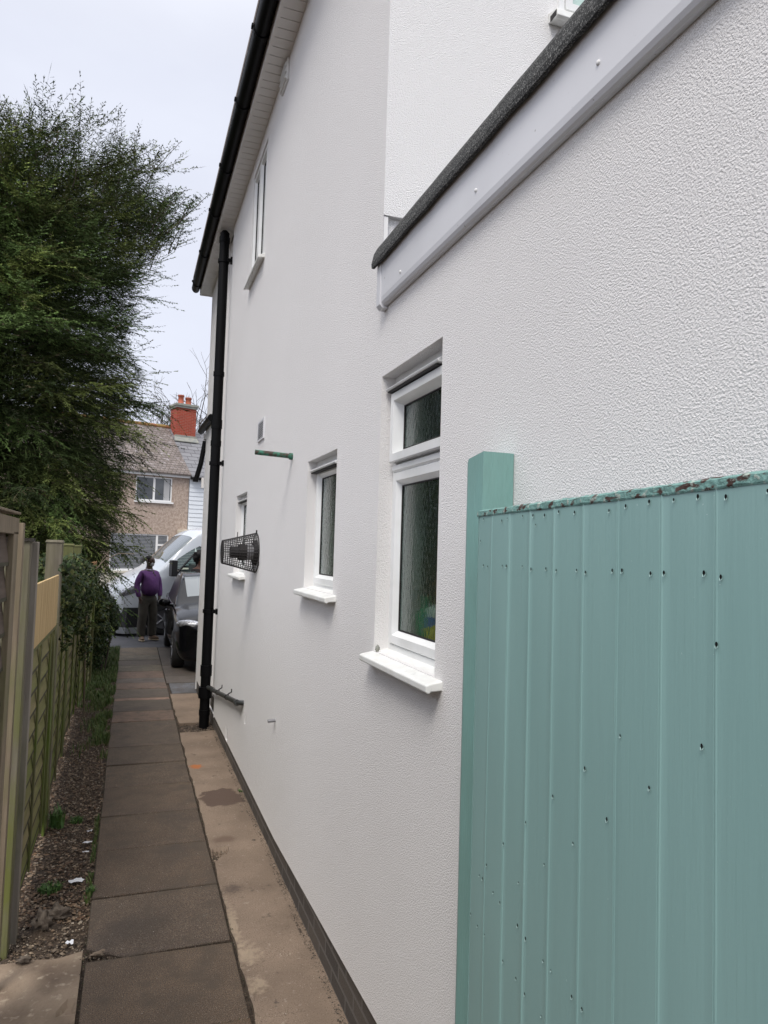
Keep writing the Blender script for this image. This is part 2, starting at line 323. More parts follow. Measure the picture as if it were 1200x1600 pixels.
# slab path
def slab_poly(x0, x1, y0, y1, skew=0, jit=.004):
    j = lambda: random.uniform(-jit, jit)
    return [(x0+j(), y0+j()+skew), (x1+j(), y0+j()-skew), (x1+j(), y1+j()-skew), (x0+j(), y1+j()+skew)]
brown = (.128, .090, .060); pink = (.165, .118, .098); grey = (.125, .118, .118); dk = (.092, .080, .070); blue = (.15, .165, .19); mossy = (.12, .115, .085)
rows = [(-.72,-.1,brown),(-.1,.53,brown),(.53,1.17,brown),(1.17,1.8,brown),(1.8,2.45,brown),(2.45,3.14,brown),(3.14,3.765,(.125,.095,.070)),(3.765,4.405,(.112,.088,.070)),(4.405,5.06,(.112,.083,.062)),(5.06,5.685,(.118,.088,.066)),(5.685,6.34,(.108,.081,.062)),(6.34,6.97,(.116,.088,.067)),(6.97,7.56,(.108,.084,.066)),
        (7.56,8.08,(.104,.084,.070)),(8.08,8.62,(.110,.088,.072)),(8.62,9.14,pink),(9.14,9.78,dk),(9.78,9.93,(.27,.19,.16)),(9.93,10.55,dk),(10.55,11.0,pink),(11.0,11.4,grey),(11.4,12.0,pink),(12.0,12.6,mossy),(12.6,13.15,dk),(13.15,13.75,mossy),(13.75,14.75,(.14,.12,.085))]
def slabs(name, items, material, h=.03, bev=.005):
    vs = []; fs = []; cols = []
    for poly, c, dz in items:
        o = len(vs); n = len(poly)
        for (x, y) in poly: vs.append((x, y, -h))
        for (x, y) in poly: vs.append((x, y, dz-bev))
        cx = sum(p[0] for p in poly)/n; cy = sum(p[1] for p in poly)/n
        for (x, y) in poly:
            d = math.hypot(x-cx, y-cy); vs.append((x+(cx-x)/d*bev*1.4, y+(cy-y)/d*bev*1.4, dz))
        f = [(o+i, o+(i+1) % n, o+n+(i+1) % n, o+n+i) for i in range(n)]+[(o+n+i, o+n+(i+1) % n, o+2*n+(i+1) % n, o+2*n+i) for i in range(n)]+[tuple(o+2*n+i for i in range(n))]
        fs += f; cols += [c]*len(f)
    me = bpy.data.meshes.new(name); me.from_pydata(vs, [], fs); me.materials.append(material)
    a = me.color_attributes.new('Col', 'FLOAT_COLOR', 'CORNER'); arr = []
    for p, c in zip(me.polygons, cols): arr += [c[0], c[1], c[2], 1]*p.loop_total
    a.data.foreach_set('color', arr); me.update()
    return link(name, me)
items = []
for i, (a, b, c) in enumerate(rows):
    k = random.uniform(.92, 1.12); c = (c[0]*k*1.22, c[1]*k*1.08, c[2]*k*.92)
    p = slab_poly(-.112, .578, a+.007, b-.007, skew=random.uniform(-.006, .012))
    if i == 7:  # broken corner
        p = [(.06, p[0][1]), p[1], p[2], p[3], (-.112, p[0][1]+.12)]
    items.append((p, c, random.uniform(-.003, .004)))
items.append((slab_poly(.625, .955, 10.15, 10.42), blue, .0)); items.append((slab_poly(.625, 1.7, 10.43, 10.9), blue, -.002)); items.append((slab_poly(.59, 1.9, 10.93, 11.5), (.12, .10, .085), .0)); 
items.append((slab_poly(.59, 2.2, 11.52, 12.5), (.11, .09, .075), .0)); items.append((slab_poly(.59, 2.2, 12.52, 14.7), (.10, .085, .07), .0))
kind(slabs('path', items, M['slab']), 'structure')
# tan concrete strip between slabs and wall: subdivided sheet with chipped edge
def strip(name, x0, x1, y0, y1, material, z=0.0, nx=14, edge=.012, h=.035, amp=.004, chips=()):
    ny = max(4, int((y1-y0)/.04)); vs = []; fs = []
    for j in range(ny+1):
        y = y0+(y1-y0)*j/ny
        for i in range(nx+1):
            u = i/nx; x = x0+(x1-x0)*u
            if i == 0: x += edge*noise.noise(Vector((y*5, 1.3, 0)))*1.2+edge*.5*noise.noise(Vector((y*22, 7, 0)))
            if j in (0, ny): y_ = y+edge*2*noise.noise(Vector((x*6, y, 2)))
            else: y_ = y
            zz = z+amp*noise.noise(Vector((x*4, y*4, 0)))
            for (cx, cy, rr, dd) in chips:
                d = math.hypot((x-cx), (y-cy))+.35*rr*noise.noise(Vector((x*20, y*20, 3)))
                if d < rr: zz -= dd
            vs.append((x, y_, zz))
    for j in range(ny):
        for i in range(nx): a = j*(nx+1)+i; fs.append((a, a+1, a+nx+2, a+nx+1))
    # skirt
    per = [i for i in range(nx+1)]+[j*(nx+1)+nx for j in range(1, ny+1)]+[ny*(nx+1)+i for i in range(nx-1, -1, -1)]+[j*(nx+1) for j in range(ny-1, 0, -1)]
    o = len(vs)
    for k in per: vs.append((vs[k][0], vs[k][1], -h))
    n = len(per)
    for k in range(n): fs.append((o+k, o+(k+1) % n, per[(k+1) % n], per[k]))
    b = MB(); b.add(vs, fs); return b.build(name, material)
kind(strip('concrete_strip', .592, .99, -.7, 8.02, M['strip'], nx=40, chips=((.60, 4.80, .055, .03), (.655, 4.86, .05, .028), (.60, 3.3, .03, .008), (.61, 3.62, .04, .008), (.60, 3.85, .035, .008), (.62, 6.2, .012, .006), (.93, 3.9, .02, .006), (.95, 6.05, .02, .01))), 'structure')
kind(strip('concrete_strip', .60, .95, 8.42, 10.10, M['strip'], nx=12), 'structure')
kind(strip('concrete_slab', -1.3, -.128, 1.2, 3.86, M['slab_pale'], nx=60, edge=.02, amp=.012, chips=((-.15, 3.42, .04, .02), (-.14, 3.25, .05, .015), (-.14, 2.9, .06, .015))), 'structure')
# mortar-coloured wet patch and rust patch, thin irregular real patches on the strip
def spot(m, cx, cy, rx, ry, color, soft=.12, nsc=9, namp=.5, opac=1.0):
    n = m.node_tree.nodes; l = m.node_tree.links; p = n['Principled BSDF']; sk = p.inputs['Base Color']
    t = n.new('ShaderNodeTexCoord'); q = n.new('ShaderNodeMapping'); q.vector_type = 'POINT'; q.inputs['Location'].default_value = (-cx/rx, -cy/ry, 0); q.inputs['Scale'].default_value = (1/rx, 1/ry, 0); l.new(t.outputs['Object'], q.inputs['Vector'])
    ln = n.new('ShaderNodeVectorMath'); ln.operation = 'LENGTH'; l.new(q.outputs['Vector'], ln.inputs[0])
    z = n.new('ShaderNodeTexNoise'); z.inputs['Scale'].default_value = nsc; z.inputs['Detail'].default_value = 6; l.new(t.outputs['Object'], z.inputs['Vector'])
    a = n.new('ShaderNodeMath'); a.operation = 'MULTIPLY_ADD'; a.inputs[1].default_value = namp*2; a.inputs[2].default_value = -namp; l.new(z.outputs['Fac'], a.inputs[0])
    s_ = n.new('ShaderNodeMath'); s_.operation = 'ADD'; l.new(ln.outputs['Value'], s_.inputs[0]); l.new(a.outputs[0], s_.inputs[1])
    r = n.new('ShaderNodeMapRange'); r.inputs['From Min'].default_value = 1+soft; r.inputs['From Max'].default_value = 1-soft; r.inputs['To Max'].default_value = opac; l.new(s_.outputs[0], r.inputs['Value'])
    x = n.new('ShaderNodeMix'); x.data_type = 'RGBA'; l.new(r.outputs['Result'], x.inputs['Factor'])
    l.new(sk.links[0].from_socket, x.inputs[6]); x.inputs[7].default_value = (*color, 1); l.new(x.outputs[2], sk)
spot(M['strip'], .775, 5.88, .17, .20, (.095, .062, .045), .07, 9, .55)
spot(M['strip'], .70, 5.05, .07, .05, (.13, .085, .06), .3, 14, .6, .8)
spot(M['strip'], .655, 6.76, .05, .06, (.38, .13, .04), .35, 26, .9)
for (x, y, rx, ry) in ((.635, 3.62, .05, .08), (.65, 3.36, .035, .05), (.61, 3.9, .02, .2)): spot(M['strip'], x, y, rx, ry, (.37, .29, .205), .5, 32, 1.9, .7)
for (x, y, rx, ry) in ((.66, 4.32, .05, .05), (.72, 2.9, .05, .04)): spot(M['strip'], x, y, rx, ry, (.09, .065, .05), .5, 60, 1.2, .8)
# soil bed with pebbles (one mass) and grass
def soil_bed():
    nx, ny = 26, 260; x0, x1, y0, y1 = -.62, -.10, 3.75, 14.8; vs = []; fs = []
    for j in range(ny+1):
        for i in range(nx+1):
            x = x0+(x1-x0)*i/nx; y = y0+(y1-y0)*j/ny
            z = -.022+.016*noise.noise(Vector((x*9, y*9, 0)))+.012*noise.noise(Vector((x*26, y*26, 4)))
            if y < 4.3: z += .03*max(0, 1-abs(x+.33)/.12)*max(0, 1-abs(y-4.2)/.12)
            vs.append((x, y, z))
    for j in range(ny):
        for i in range(nx): a = j*(nx+1)+i; fs.append((a, a+1, a+nx+2, a+nx+1))
    b = MB(); b.add(vs, fs, sm=True); kind(b.build('soil', M['soil']), 'structure')
soil_bed()
def pebbles(name, n, xr, yr, zr, size, cols, flat=.6, seed=0, fn=None):
    r = np.random.default_rng(seed)
    base = np.array([(1,0,0),(-1,0,0),(0,1,0),(0,-1,0),(0,0,1),(0,0,-1)], float); F = [(0,2,4),(2,1,4),(1,3,4),(3,0,4),(2,0,5),(1,2,5),(3,1,5),(0,3,5)]
    P = np.stack([r.uniform(*xr, n), yr[0]+(yr[1]-yr[0])*r.random(n)**1.25, r.uniform(*zr, n)], 1)
    if fn is not None: P = fn(P, r)
    n = len(P)
    s = size[0]+(size[1]-size[0])*r.random((n, 1))**2.5
    th = r.uniform(0, 6.28, n); V = base[None]*(s[:, :, None]*r.uniform(.6, 1.3, (n, 6, 1))); V[:, :, 1] *= r.uniform(.5, 1, (n, 1)); V[:, :, 2] *= flat
    c, q = np.cos(th)[:, None], np.sin(th)[:, None]
    X = V[:, :, 0]*c-V[:, :, 1]*q; Y = V[:, :, 0]*q+V[:, :, 1]*c; V = np.stack([X, Y, V[:, :, 2]+(r.uniform(-.3, .3, (n, 1))*V[:, :, 0])], 2)+P[:, None]
    T = V[:, F].reshape(-1, 3, 3); cc = np.array(cols)[r.integers(0, len(cols), n)]*r.uniform(.6, 1.3, (n, 1)); return kind(tris(name, T, M['pebble'], np.repeat(cc, 8, 0)), 'stuff')
tan = [(.20,.15,.10),(.26,.20,.14),(.12,.085,.055),(.09,.06,.04),(.16,.11,.07),(.30,.25,.19),(.07,.05,.035),(.10,.07,.045)]
pebbles('gravel', 12000, (-.60, -.118), (3.8, 11), (-.02, -.006), (.004, .014), tan, seed=1)
pebbles('leaf_litter', 7000, (-.60, -.118), (4.2, 12), (-.012, -.002), (.006, .019), [(.10,.055,.03),(.15,.09,.05),(.06,.035,.02),(.20,.14,.09)], flat=.15, seed=2)
pebbles('rubble', 160, (-.11, .09), (3.76, 3.9), (-.02, -.004), (.004, .012), tan, seed=3)
pebbles('rubble', 240, (.595, .70), (4.72, 4.94), (-.028, -.012), (.003, .010), tan, seed=5)
pebbles('rubble', 500, (.60, .98), (8.03, 8.42), (-.02, .0), (.005, .018), [(.10,.07,.05),(.06,.045,.03),(.16,.12,.09)], seed=6)
pebbles('dirt', 3200, (.925, .968), (2.9, 8.0), (-.001, .004), (.001, .0055), [(.05,.04,.03),(.10,.08,.06)], seed=7)
def joints(P, r):
    ys = [q[1] for q in rows]; k = r.random(len(P)) < .45; P[:, 1] = np.where(k, np.array(ys)[r.integers(0, len(ys), len(P))]+r.normal(0, .006, len(P)), P[:, 1]); e_ = np.where(r.random(len(P)) < .5, -.116, .586)
    P[:, 0] = np.where(k, P[:, 0], e_+r.normal(0, .006, len(P))); return P
pebbles('joint_grit', 5200, (-.11, .58), (2.4, 10), (-.012, .001), (.0015, .0055), [(.05,.038,.026),(.10,.075,.05),(.03,.024,.018),(.045,.055,.02)], seed=31, fn=joints)
pebbles('grit', 260, (-.10, .95), (3.0, 9.5), (.0, .004), (.0012, .0036), [(.45,.42,.38),(.3,.25,.2),(.05,.04,.03)], seed=8)
def blades(name, n, fx, h, w, cols, material='grass', seed=0, k='stuff', lean=.5):
    r = np.random.default_rng(seed); P = fx(r, n); n = len(P); th = r.uniform(0, 6.28, n); H = h[0]+(h[1]-h[0])*r.random(n); wd = w*r.uniform(.6, 1.3, n); ld = r.uniform(.1, lean, n)*H
    D = np.stack([np.cos(th), np.sin(th), 0*th], 1); Q = np.stack([-np.sin(th), np.cos(th), 0*th], 1); up = np.array([0, 0, 1.])
    a = P-Q*wd[:, None]; b = P+Q*wd[:, None]; mpt = P+D*(ld*.35)[:, None]+up*(H*.6)[:, None]; tip = P+D*ld[:, None]+up*(H*(1-.35*ld/H))[:, None]
    c1 = mpt-Q*wd[:, None]*.8; c2 = mpt+Q*wd[:, None]*.8
    V = np.concatenate([np.stack([a, b, c2], 1), np.stack([a, c2, c1], 1), np.stack([c1, c2, tip], 1)]); cc = np.array(cols)[r.integers(0, len(cols), n)]*r.uniform(.7, 1.3, (n, 1))
    o = tris(name, V, M[material], np.concatenate([cc]*3))
    return kind(o, k) if k else o
gc = [(.07,.12,.025),(.05,.095,.02),(.10,.15,.035),(.13,.14,.05)]
def gf(r, n):
    y = 7.2+7.5*r.random(n)**.7; w = .30-.10*np.clip((y-8)/3, 0, 1)
    x = -.11-np.abs(r.normal(0, .12, n)); x = np.where(y > 9.5, -.10-r.random(n)*.42, x)
    dens = np.array([noise.noise(Vector((a*5, b*2.2, 0))) for a, b in zip(x, y)])
    keep = (dens > -.05-(y-8)*.06) & (x > -.6)
    return np.stack([x, y, np.full(n, -.02)], 1)[keep]
blades('grass', 16000, gf, (.03, .11), .004, gc, seed=1)
def edge(r, n):
    y = 4.3+5*r.random(n); x = -.122-np.abs(r.normal(0, .012, n)); keep = np.array([noise.noise(Vector((b*2.7, 3.3, 0))) for b in y]) > .18
    return np.stack([x, y, np.full(n, -.02)], 1)[keep]
blades('grass', 2200, edge, (.02, .06), .003, gc, seed=4)
def weed(x, y, rad, n, h, label, seed, w=.005):
    def fx(r, n_):
        a = r.uniform(0, 6.28, n_); q = rad*np.sqrt(r.random(n_)); return np.stack([x+q*np.cos(a), y+q*np.sin(a), np.full(n_, -.015)], 1)
    tag(blades('weed', n, fx, h, w, [(.06,.13,.03),(.09,.17,.04),(.05,.10,.02)], seed=seed, k=None, lean=.8), label, 'weed', 'weeds in the gravel bed')
weed(-.405, 5.6, .05, 60, (.08, .19), 'tall strappy green weed with long blades against the fence foot', 11, .006)
weed(-.28, 5.66, .045, 110, (.02, .06), 'low leafy weed in the gravel just right of the tall strappy weed', 12)
weed(-.345, 4.6, .06, 170, (.02, .06), 'spreading low green weed in the gravel left of the torn white paper', 13)
weed(-.125, 4.5, .02, 50, (.03, .06), 'small weed growing against the slab edge beside the torn white paper', 14)
weed(.945, 5.99, .02, 60, (.012, .035), 'tiny weed at the wall foot beside the damp patch', 15, .004)
def scrap(x, y, sx, sy, label, seed, rz=0):
    r = random.Random(seed); n = 12; b = MB(); vs = [(0, 0, .012)]
    for i in range(n):
        t = 2*math.pi*i/n; k = r.uniform(.55, 1.2); vs.append((sx*k*math.cos(t), sy*k*math.sin(t), .004+r.uniform(0, .012)))
    b.add(vs, [(0, i+1, (i+1) % n+1) for i in range(n)]); b.v += [(v[0], v[1], v[2]-.0015) for v in vs]; b.f += [tuple(13+q for q in (0, (i+1) % n+1, i+1)) for i in range(n)]; b.mi += [0]*n; b.sm += [False]*n
    o = b.build('paper_scrap', 'paper'); o.location = (x, y, 0); o.rotation_euler = (0, 0, rz); tag(o, label, 'litter', 'scraps of white paper in the gravel')
scrap(-.207, 4.66, .042, .034, 'largest torn piece of white paper in the gravel bed', 3, .3)
scrap(-.195, 3.955, .02, .018, 'smallest white paper scrap just behind the pale concrete slab', 5)
scrap(-.180, 5.22, .030, .012, 'narrow white paper strip, middle one of three by the slab edge', 6, .2)
scrap(-.183, 5.07, .025, .008, 'thin white paper sliver, nearest of three by the slab edge', 7, .4)
scrap(-.174, 5.42, .028, .009, 'thin white paper sliver, farthest of three by the slab edge', 8, .3)
def rock(x, y, z, r, label, seed, name='stone', m_='stone'):
    b = MB(); b.ell((0,0,0), r, nzs=.9, seed=seed, nu=14, nv=9); o = b.build(name, m_); o.location = (x, y, z); tag(o, label, 'stone'); return o
rock(-.385, 3.83, .022, (.032, .018, .012), 'small dark stone lying on the pale concrete slab', 2)
rock(-.285, 4.27, .01, (.07, .05, .035), 'rounded earthy stone on the gravel behind the pale concrete slab', 4)
rock(-.345, 4.17, .02, (.045, .05, .05), 'crumbled brown lump of earth standing behind the pale concrete slab', 9)
rock(-.045, 3.84, -.008, (.045, .016, .012), 'pale stone chip lying in the broken slab corner', 12, m_='slab_pale')
# ============================================================ WHITE HOUSE
XW = .95
house = empty('house', 'white rendered two storey house with a flat roofed ground floor extension', 'house', (XW, 0, 0))
def HB(): return MB()
def hput(b, name, mats, parent=None, bevel=0, sub=0):
    """vertices are given in world coordinates; the house root is at (XW,0,0)"""
    b.v = [(x-XW, y, z) for (x, y, z) in b.v]
    return b.build(name, mats, parent or house, bevel, sub)
wins = {'W1': (2.14, 2.75, 1.60, 2.725, .06), 'W2': (3.40, 4.02, 1.785, 2.51, .055), 'W3': (6.30, 6.98, 1.76, 2.50, .055), 'W4': (5.93, 6.66, 4.48, 5.53, .012)}
def wall_with_holes(b, ys, zs, inside, holes, X=XW):
    Y = sorted(set(ys+[h[0] for h in holes]+[h[1] for h in holes])); Z = sorted(set(zs+[h[2] for h in holes]+[h[3] for h in holes]))
    for i in range(len(Y)-1):
        for j in range(len(Z)-1):
            yc, zc = (Y[i]+Y[i+1])/2, (Z[j]+Z[j+1])/2
            if not inside(yc, zc) or any(h[0] < yc < h[1] and h[2] < zc < h[3] for h in holes): continue
            z0 = Z[j]; za = zb = z0
            if z0 == zs[0]:
                fz = lambda y: .15 if y > 4.6 else .15+(4.6-y)*.045
                za, zb = fz(Y[i]), fz(Y[i+1])
            b.add([(X, Y[i], za), (X, Y[i+1], zb), (X, Y[i+1], Z[j+1]), (X, Y[i], Z[j+1])], [(0,3,2,1)])
    for h in holes:
        d = h[4]; y0, y1, z0, z1 = h[:4]
        b.add([(X,y0,z0),(X,y1,z0),(X,y1,z1),(X,y0,z1),(X+d,y0,z0),(X+d,y1,z0),(X+d,y1,z1),(X+d,y0,z1)], [(0,4,5,1),(1,5,6,2),(2,6,7,3),(3,7,4,0)])
ZT, ZX = 5.70, 3.30
b = MB()
holes = list(wins.values())+[(5.915, 5.965, .56, .64, .03), (6.95, 7.08, .149, .28, .03)]
Y_groove = (8.12, 8.62)
def inside(y, z):
    if z < .1: return False
    if y < 2.79: return z < ZX
    return z < ZT and not (Y_groove[0] < y < Y_groove[1])
wall_with_holes(b, [-1.5, .0, .6, 1.2, 1.8, 2.79, 3.2, 3.8, 4.6, 8.12, 8.62, 10.4], [.149, ZX, ZT], inside, holes)
# shallow channel behind the downpipe
d = .035; y0, y1 = Y_groove
b.add([(XW+d,y0,.12),(XW+d,y1,.12),(XW+d,y1,ZT),(XW+d,y0,ZT),(XW,y0,.12),(XW,y1,.12),(XW,y1,ZT),(XW,y0,ZT)], [(0,3,2,1),(4,7,3,0),(1,2,6,5)])
# underside lip of the render, far end and rest of the shell
for (ya, yb) in ((-1.5, 4.6), (4.6, 10.4)):
    fz = lambda y: .15 if y > 4.59 else .15+(4.6-y)*.045
    b.add([(XW,ya,fz(ya)),(XW,yb,fz(yb)),(XW+.045,yb,fz(yb)),(XW+.045,ya,fz(ya))], [(0,1,2,3)])
b.add([(XW,10.4,0),(7.2,10.4,0),(7.2,10.4,ZT),(XW,10.4,ZT)], [(0,1,2,3)])
b.add([(7.2,2.79,0),(7.2,10.4,0),(7.2,10.4,ZT),(7.2,2.79,ZT)], [(0,1,2,3)])
b.add([(XW,-1.5,.1),(7.2,-1.5,.1),(7.2,-1.5,ZX),(XW,-1.5,ZX)], [(0,1,2,3)]); b.add([(7.2,-1.5,0),(7.2,2.79,0),(7.2,2.79,ZX),(7.2,-1.5,ZX)], [(0,1,2,3)])
hput(b, 'wall', 'render')
# return wall above the flat roof
b = MB(); h = (1.79, 3.0, 4.56, 5.45); YR = 2.79; zb = 3.435
Xs = [XW, h[0], h[1], 7.2]; Zs = [zb, h[2], h[3], ZT]
for i in range(3):
    for j in range(3):
        if i == 1 and j == 1: continue
        b.add([(Xs[i],YR,Zs[j]),(Xs[i+1],YR,Zs[j]),(Xs[i+1],YR,Zs[j+1]),(Xs[i],YR,Zs[j+1])], [(0,1,2,3)])
b.add([(XW,YR,zb),(7.2,YR,zb),(7.2,YR+.03,zb),(XW,YR+.03,zb)], [(0,3,2,1)])
hput(b, 'upper_rear_wall', 'render2')
b = MB(); b.box(XW+.004, 7.2, YR+.025, YR+.05, ZX-.1, zb+.01); hput(b, 'upstand', 'render2')
b = MB(); b.box(XW+.002, XW+.022, YR+.004, YR+.022, 3.30, 3.43); hput(b, 'corner_bead', 'whitepaint')
# plinth
b = MB(); b.box(XW+.016, XW+.2, -1.5, 10.38, -.05, .30); hput(b, 'plinth', 'plinth')
# windows ---------------------------------------------------------
def loops_frame(b, y0, y1, z0, z1, prof):
    """mitred frame: profile of (inset, x)"""
    L_ = []
    for ins, x in prof: L_.append([(x, y0+ins, z0+ins), (x, y1-ins, z0+ins), (x, y1-ins, z1-ins), (x, y0+ins, z1-ins)])
    vs = [p for l_ in L_ for p in l_]; fs = []
    for i in range(len(L_)-1):
        for k in range(4): fs.append((i*4+k, (i+1)*4+k, (i+1)*4+(k+1) % 4, i*4+(k+1) % 4))
    b.add(vs, fs)
def room(y0, y1, z0, z1, x, name, parent, win):
    """dim room space seen through the obscure glass"""
    b = MB(); b.box(x+.09, x+1.3, y0-.25, y1+.25, z0-.3, z1+.2); o = hput(b, name, 'room_d', win)
    return o
def window(key, sashes, label, vent=True, dark=False, sillext=(.16, .02), sillp=.056, glassmat='glass'):
    y0, y1, z0, z1, dp = wins[key]; xf = XW+dp
    b = MB(); loops_frame(b, y0, y1, z0, z1, [(0, xf), (.028, xf), (.034, xf+.008), (.045, xf+.06)])
    win = hput(b, 'window', 'pvc'); win['label'] = label
    gl = MB()
    for (a0, a1, c0, c1, out) in sashes:
        xo = xf-out; b = MB(); loops_frame(b, a0, a1, c0, c1, [(0, xf+.01), (0, xo+.004), (.004, xo), (.034, xo), (.054, xf+.016), (.055, xf+.03)]); hput(b, 'sash', 'pvc', win)
        b = MB(); loops_frame(b, a0+.0535, a1-.0535, c0+.0535, c1-.0535, [(0, xf+.0125), (.004, xf+.0125), (.005, xf+.02)]); hput(b, 'gasket', 'black_m', win)
        i = .05; b = MB(); b.box(xf+.0175, xf+.0215, a0+i, a1-i, c0+i, c1-i); hput(b, 'pane', glassmat, win)
    # sill
    s0, s1 = y0-sillext[0]*.4, y1+sillext[1]
    b = MB(); P = [(xf+.02, z0+.012), (XW-sillp+.012, z0-.012), (XW-sillp, z0-.016), (XW-sillp, z0-.038), (XW-sillp+.012, z0-.043), (XW-sillp+.018, z0-.036), (xf+.02, z0-.030)]
    b.prism([(p[0], s0, p[1]) for p in P], 0, (0, s1-s0, 0)); hput(b, 'sill', 'sill', win, bevel=.004)
    if vent:
        b = MB(); zz = z1-.068; ya, yb = y0+.07, y1-.01
        b.prism([(xf-.002, ya, zz), (xf-.044, ya, zz+.004), (xf-.048, ya, zz+.012), (xf-.022, ya, zz+.030), (xf-.002, ya, zz+.033)], 0, (0, yb-ya, 0)); hput(b, 'trickle_vent', 'pvc', win, bevel=.002)
        b = MB(); b.box(xf-.040, xf-.006, ya+.02, yb-.01, zz-.003, zz+.002); hput(b, 'vent_slot', 'black_m', win)
    return win
w1 = window('W1', [(2.175, 2.725, 1.635, 2.325, .008), (2.175, 2.725, 2.365, 2.652, .028)], 'tall white framed window with obscure glass and a top opening light')
w2 = window('W2', [(3.425, 3.995, 1.81, 2.465, .008)], 'middle white window with obscure glass on the ground floor')
w3 = window('W3', [(6.33, 6.95, 1.785, 2.46, .008)], 'small white window behind the black flue cage')
w4 = window('W4', [(5.955, 6.29, 4.51, 5.49, .01), (6.30, 6.635, 4.51, 5.49, .01)], 'upstairs white window with dark glass under the eaves', vent=False, glassmat='glass_dark')
# W1 transom
b = MB(); xf = XW+.06; P = [(xf+.03, 2.315), (xf-.004, 2.326), (xf-.012, 2.334), (xf-.012, 2.352), (xf+.01, 2.366), (xf+.03, 2.372)]
b.prism([(p[0], 2.165, p[1]) for p in P], 0, (0, .56, 0)); hput(b, 'transom', 'pvc', w1)
# inside of W1: pale reveal, dark room, things on the inner sill
def interior(key, win):
    y0, y1, z0, z1, dp = wins[key]; x = XW+dp
    b = MB(); b.add([(x+.045,y1-.04,z0),(x+.045,y1-.04,z1),(x+.13,y1-.04,z1),(x+.13,y1-.04,z0)], [(0,1,2,3)]); b.add([(x+.045,y0+.04,z0),(x+.045,y0+.04,z1),(x+.13,y0+.04,z1),(x+.13,y0+.04,z0)], [(3,2,1,0)])
    b.add([(x+.045,y0,z0+.03),(x+.045,y1,z0+.03),(x+.16,y1,z0+.03),(x+.16,y0,z0+.03)], [(0,1,2,3)]); hput(b, 'inner_reveal', 'room', win)
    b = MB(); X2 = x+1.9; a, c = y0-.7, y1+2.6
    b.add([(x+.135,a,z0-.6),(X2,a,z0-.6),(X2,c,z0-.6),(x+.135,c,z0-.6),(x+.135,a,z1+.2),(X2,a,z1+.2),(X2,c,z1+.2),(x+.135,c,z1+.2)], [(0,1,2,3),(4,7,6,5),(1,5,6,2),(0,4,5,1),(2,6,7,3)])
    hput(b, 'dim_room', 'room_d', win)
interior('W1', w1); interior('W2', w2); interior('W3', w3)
def bottle(x, y, z, r, h, m_, label, name='bottle'):
    b = MB(); b.tube([(x,y,z),(x,y,z+h*.65),(x,y,z+h*.75),(x,y,z+h*.78),(x,y,z+h)], [r, r, r*.5, r*.35, r*.35], 12); o = b.build(name, m_); tag(o, label, 'bottle'); return o
bottle(1.12, 2.62, 1.63, .035, .20, 'toy_green', 'green bottle blurred behind the obscure glass of the tall window')
bottle(1.13, 2.545, 1.63, .035, .12, 'toy_yellow', 'yellow tub blurred low behind the obscure glass of the tall window', 'tub')
bottle(1.13, 2.56, 1.70, .03, .10, 'toy_blue', 'blue tub blurred above the yellow one behind the obscure glass', 'tub')
bottle(1.13, 2.55, 1.755, .03, .05, 'toy_white', 'small white pot blurred behind the lower right of the obscure glass')
b = MB(); 
for i in range(14):
    y = 2.86+i*.02; b.box(1.27, 1.275+.006*math.sin(i*1.3), y, y+.02, 1.56, 2.66)
tag(b.build('towel', mat('green_towel', (.02, .16, .10), .9)), 'dark green cloth hanging behind the obscure glass of the tall window', 'towel')
b = MB(); b.ell((0,0,0), (.009, .008, .013), nzs=.6); o = b.build('pebble', 'lead'); o.location = (.955, 2.72, 1.612); tag(o, 'small grey pebble sitting on the sill of the tall window', 'pebble')
# return wall window
b = MB(); h = (1.79, 3.0, 4.56, 5.45)
def loops_y(b, x0, x1, z0, z1, prof):
    L_ = [[(x0+i_, y, z0+i_), (x1-i_, y, z0+i_), (x1-i_, y, z1-i_), (x0+i_, y, z1-i_)] for i_, y in prof]; vs = [p for l_ in L_ for p in l_]
    b.add(vs, [(i*4+k, i*4+(k+1) % 4, (i+1)*4+(k+1) % 4, (i+1)*4+k) for i in range(len(L_)-1) for k in range(4)])
loops_y(b, *h, [(0, YR), (0, YR-.012), (.03, YR-.012), (.034, YR+.0), (.034, YR-.02), (.07, YR-.02), (.10, YR+.03)])
rw = hput(b, 'window', 'pvc'); rw['label'] = 'white upstairs window on the rear wall above the flat roof'
b = MB(); b.box(h[0]+.09, h[1]-.09, YR+.026, YR+.03, h[2]+.09, h[3]-.09); hput(b, 'pane', 'glass_pale', rw)
b = MB(); b.prism([(h[0]-.05, YR+.0, 4.56), (h[0]-.05, YR-.075, 4.535), (h[0]-.05, YR-.08, 4.50), (h[0]-.05, YR-.065, 4.495), (h[0]-.05, YR+.0, 4.51)], 0, (h[1]-h[0]+.1, 0, 0)); hput(b, 'sill', 'sill', rw, bevel=.003)
b = MB(); b.box(h[0]-.052, h[0]-.0495, YR-.07, YR-.02, 4.503, 4.53); hput(b, 'sill_end_cap', 'black_m', rw)
